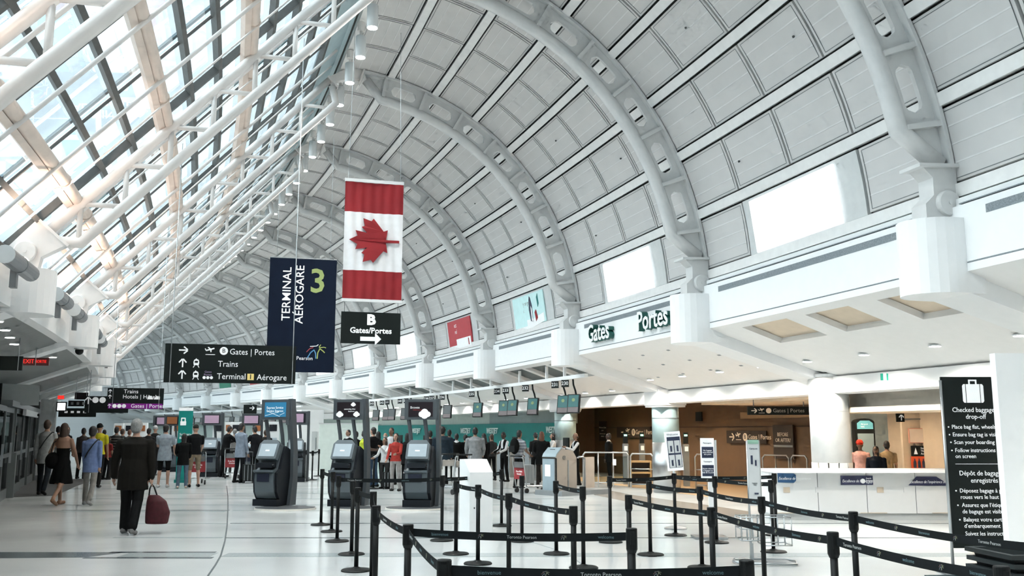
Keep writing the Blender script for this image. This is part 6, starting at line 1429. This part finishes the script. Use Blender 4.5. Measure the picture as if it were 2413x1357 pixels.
# --- group behind the near kiosks
o, hd, k, hs = person('person in a cap with a backpack behind the far belts', 780, 1106, 1017, -1.0, (.06, .07, .075), BK, 'tan', (BK, 'cap'), 'long', jacket=.02)
t = thing('backpack', 'dark backpack worn by the person in the cap behind the far belts', 'backpack', o.matrix_basis.copy()); me = fuse(MB().ball((0, -.22, 1.22), (.15, .11, .22), 12, 8), .02, 2); me.materials.append(cmat(BK)); obj('pouch', me, t); MB().box((0, -.33, 1.15), (.2, .03, .16)).build('pocket', BLACK, t)
person('person in black looking back between the masts of the cloud kiosk', 818, 1128, 1012, 2.4, BK, BK, 'tan', ('black', 'short'), 'long', collar=(.6, .6, .6), jacket=.02)
person('person in a yellow and orange safety vest facing right', 855, 1150, 1012, -1.2, (.60, .25, .02), (.012, .012, .014), 'dark', ('black', 'short'), 'short', vest=(.50, .58, .05), arms=((.6, .1, .9), (.6, .1, .9)), jacket=.018, nod=.2)
person('person in a black t-shirt and blue jeans holding papers by the yellow vest', 877, 1147, 1006, 1.0, (.014, .014, .016), (.05, .09, .15), 'fair', ('black', 'short'), 'short', arms=((.5, .1, 1.1), (.6, .1, 1.1)), build=1.12)
person('person in a white top with brown hair holding something to the mouth', 905, 1152, 1030, 2.6, (.62, .63, .63), (.05, .05, .05), 'tan', ('brown', 'long'), 'long', arms=((.9, .1, 1.5), (.5, .1, .8)))
person('person with long dark hair in a coral top facing the camera', 931, 1157, 1020, 2.9, (.42, .05, .04), (.35, .33, .32), 'fair', ('black', 'long'), 'long', arms=((.5, .1, 1.0), (.3, .1, .6)), shoe=(.05, .05, .05))
person('person in a white shirt half hidden behind the woman in coral', 920, 1142, 1007, 2.7, (.60, .61, .62), BK, 'brown', ('black', 'short'), 'long')
person('bald person in dark clothes behind the woman in white', 906, 1132, 1019, .2, (.03, .03, .03), BK, 'tan', ('grey', 'bald'), 'long')
person('person in dark clothes close behind the cloud kiosk mast', 958, 1146, 1020, .2, (.02, .02, .022), BK, 'tan', ('black', 'long'), 'long', jacket=.02)
person('person in black standing left of the single cloud kiosk mast', 836, 1136, 1016, .2, BK, BK, 'tan', ('black', 'thick'), 'long', jacket=.02)
person('person in a slate blue hooded jacket right of the single cloud kiosk', 1042, 1146, 1005, .1, (.035, .055, .075), BK, 'tan', ('black', 'thick'), 'long', jacket=.05, build=1.15, headyaw=-.5)
person('person in a black jacket with white collar behind the slate blue jacket', 1075, 1138, 1021, .1, BK, BK, 'tan', ('black', 'short'), 'long', jacket=.04, collar=(.7, .7, .7))
person('person in a light grey blazer behind the white pedestal', 1119, 1150, 1006, .05, (.28, .29, .30), (.04, .04, .045), 'tan', ('black', 'short'), 'long', jacket=.035, arms=((.3, .15, .6), (.3, .15, .6)), build=1.08)
person('person in a black top leaning at the desk right of the grey blazer', 1141, 1140, 1020, .6, BK, BK, 'tan', ('black', 'long'), 'long', nod=.3)
person('person in black standing between slate jacket and grey blazer', 1096, 1134, 1024, .1, BK, BK, 'tan', ('black', 'thick'), 'long', jacket=.02)
person('person in dark clothes behind the single cloud kiosk on its right', 1012, 1140, 1014, .3, (.03, .03, .035), BK, 'tan', ('black', 'short'), 'long', jacket=.03)
person('person in black with long hair left of the white topped woman', 889, 1140, 1016, .4, BK, BK, 'tan', ('black', 'long'), 'long', jacket=.02)
person('person in a dark blue top deep behind the slate blue jacket', 1058, 1130, 1012, -.2, (.02, .03, .06), BK, 'brown', ('black', 'short'), 'long')
person('person in charcoal near the desks right of the grey blazer', 1158, 1132, 1022, .5, (.05, .05, .05), BK, 'tan', ('brown', 'short'), 'long')
person('person in a grey top beyond the far belts beside the white booth', 706, 1108, 1020, .8, (.05, .05, .055), BK, 'tan', ('black', 'short'), 'long')
# --- check-in desks
person('staff person in white shirt and black waistcoat looking down at the first desk', 1188, 1135, 1017, 2.3, (.62, .63, .64), BK, 'dark', ('black', 'short'), 'long', vest=BK, nod=.35, arms=((.4, .1, .8), (.4, .1, .8)))
o, hd, k, hs = person('person in a plaid white shirt with a black backpack at the check-in desk', 1224, 1150, 1013, -.7, (.45, .47, .50), BK, 'brown', ('black', 'short'), 'short', arms=((.3, .1, .8), (.3, .1, .8)), stripes=(.24, .26, .30))
t = thing('backpack', 'black backpack on the back of the plaid shirt man', 'backpack', o.matrix_basis.copy()); me = fuse(MB().ball((0, -.22, 1.2), (.16, .12, .24), 12, 8), .02, 2); me.materials.append(cmat(BK)); obj('pouch', me, t); MB().box((0, -.34, 1.12), (.2, .03, .18)).build('pocket', BLACK, t)
person('person with long reddish brown hair in a black jacket at the desk', 1277, 1150, 1016, -.1, BK, (.035, .028, .025), 'fair', ('red', 'long'), 'long', jacket=.03, arms=((.6, .1, .7), (.4, .1, .5)))
person('staff person with dark long hair in a white blouse smiling to the left', 1303, 1131, 1020, 1.9, (.66, .66, .66), BK, 'fair', ('black', 'long'), 'long', arms=((.6, .1, .9), (.6, .1, .9)))
person('bald staff person in white sleeves and black waistcoat behind the bag drop machine', 1358, 1143, 1019, 1.9, (.64, .65, .66), BK, 'brown', ('black', 'bald'), 'long', vest=BK, arms=((.7, .1, 1.2), (.5, .1, 1.0)))
person('person in a black suit beside the barrier at the gate entrance', 1436, 1138, 1020, 1.4, BK, BK, 'dark', ('black', 'short'), 'long', jacket=.03, collar=(.6, .6, .58))
person('person in black bent over a desk between plaid shirt and reddish hair', 1263, 1136, 1018, .2, (.03, .03, .03), BK, 'tan', ('black', 'short'), 'long', nod=.3)
# --- behind the white counter
def behind(u, vt, Y, **kw):
    pt = deep(u, 1014, Y); return dict(at=Vector((pt.x, Y, 0)), height=deep(u, vt, Y).z, **kw)
person('person in a pink shirt and bright red turban behind the white counter', 2026, 0, 0, -.5, (.62, .36, .32), BK, 'brown', ((.60, .05, .03), 'turban'), 'short', build=1.1, **behind(2024, 1037, 20.7))
person('person with dark hair in a navy jacket behind the white counter looking back', 2061, 0, 0, 2.6, (.012, .018, .03), BK, 'brown', ('black', 'long'), 'long', jacket=.03, **behind(2061, 1050, 19.7))
person('person in a tan shirt behind the white counter seen from behind', 2088, 0, 0, -.2, (.32, .23, .13), BK, 'tan', ('black', 'short'), 'short', build=1.1, **behind(2087, 1038, 20.6))
bpy.data.scenes.remove(TMP)
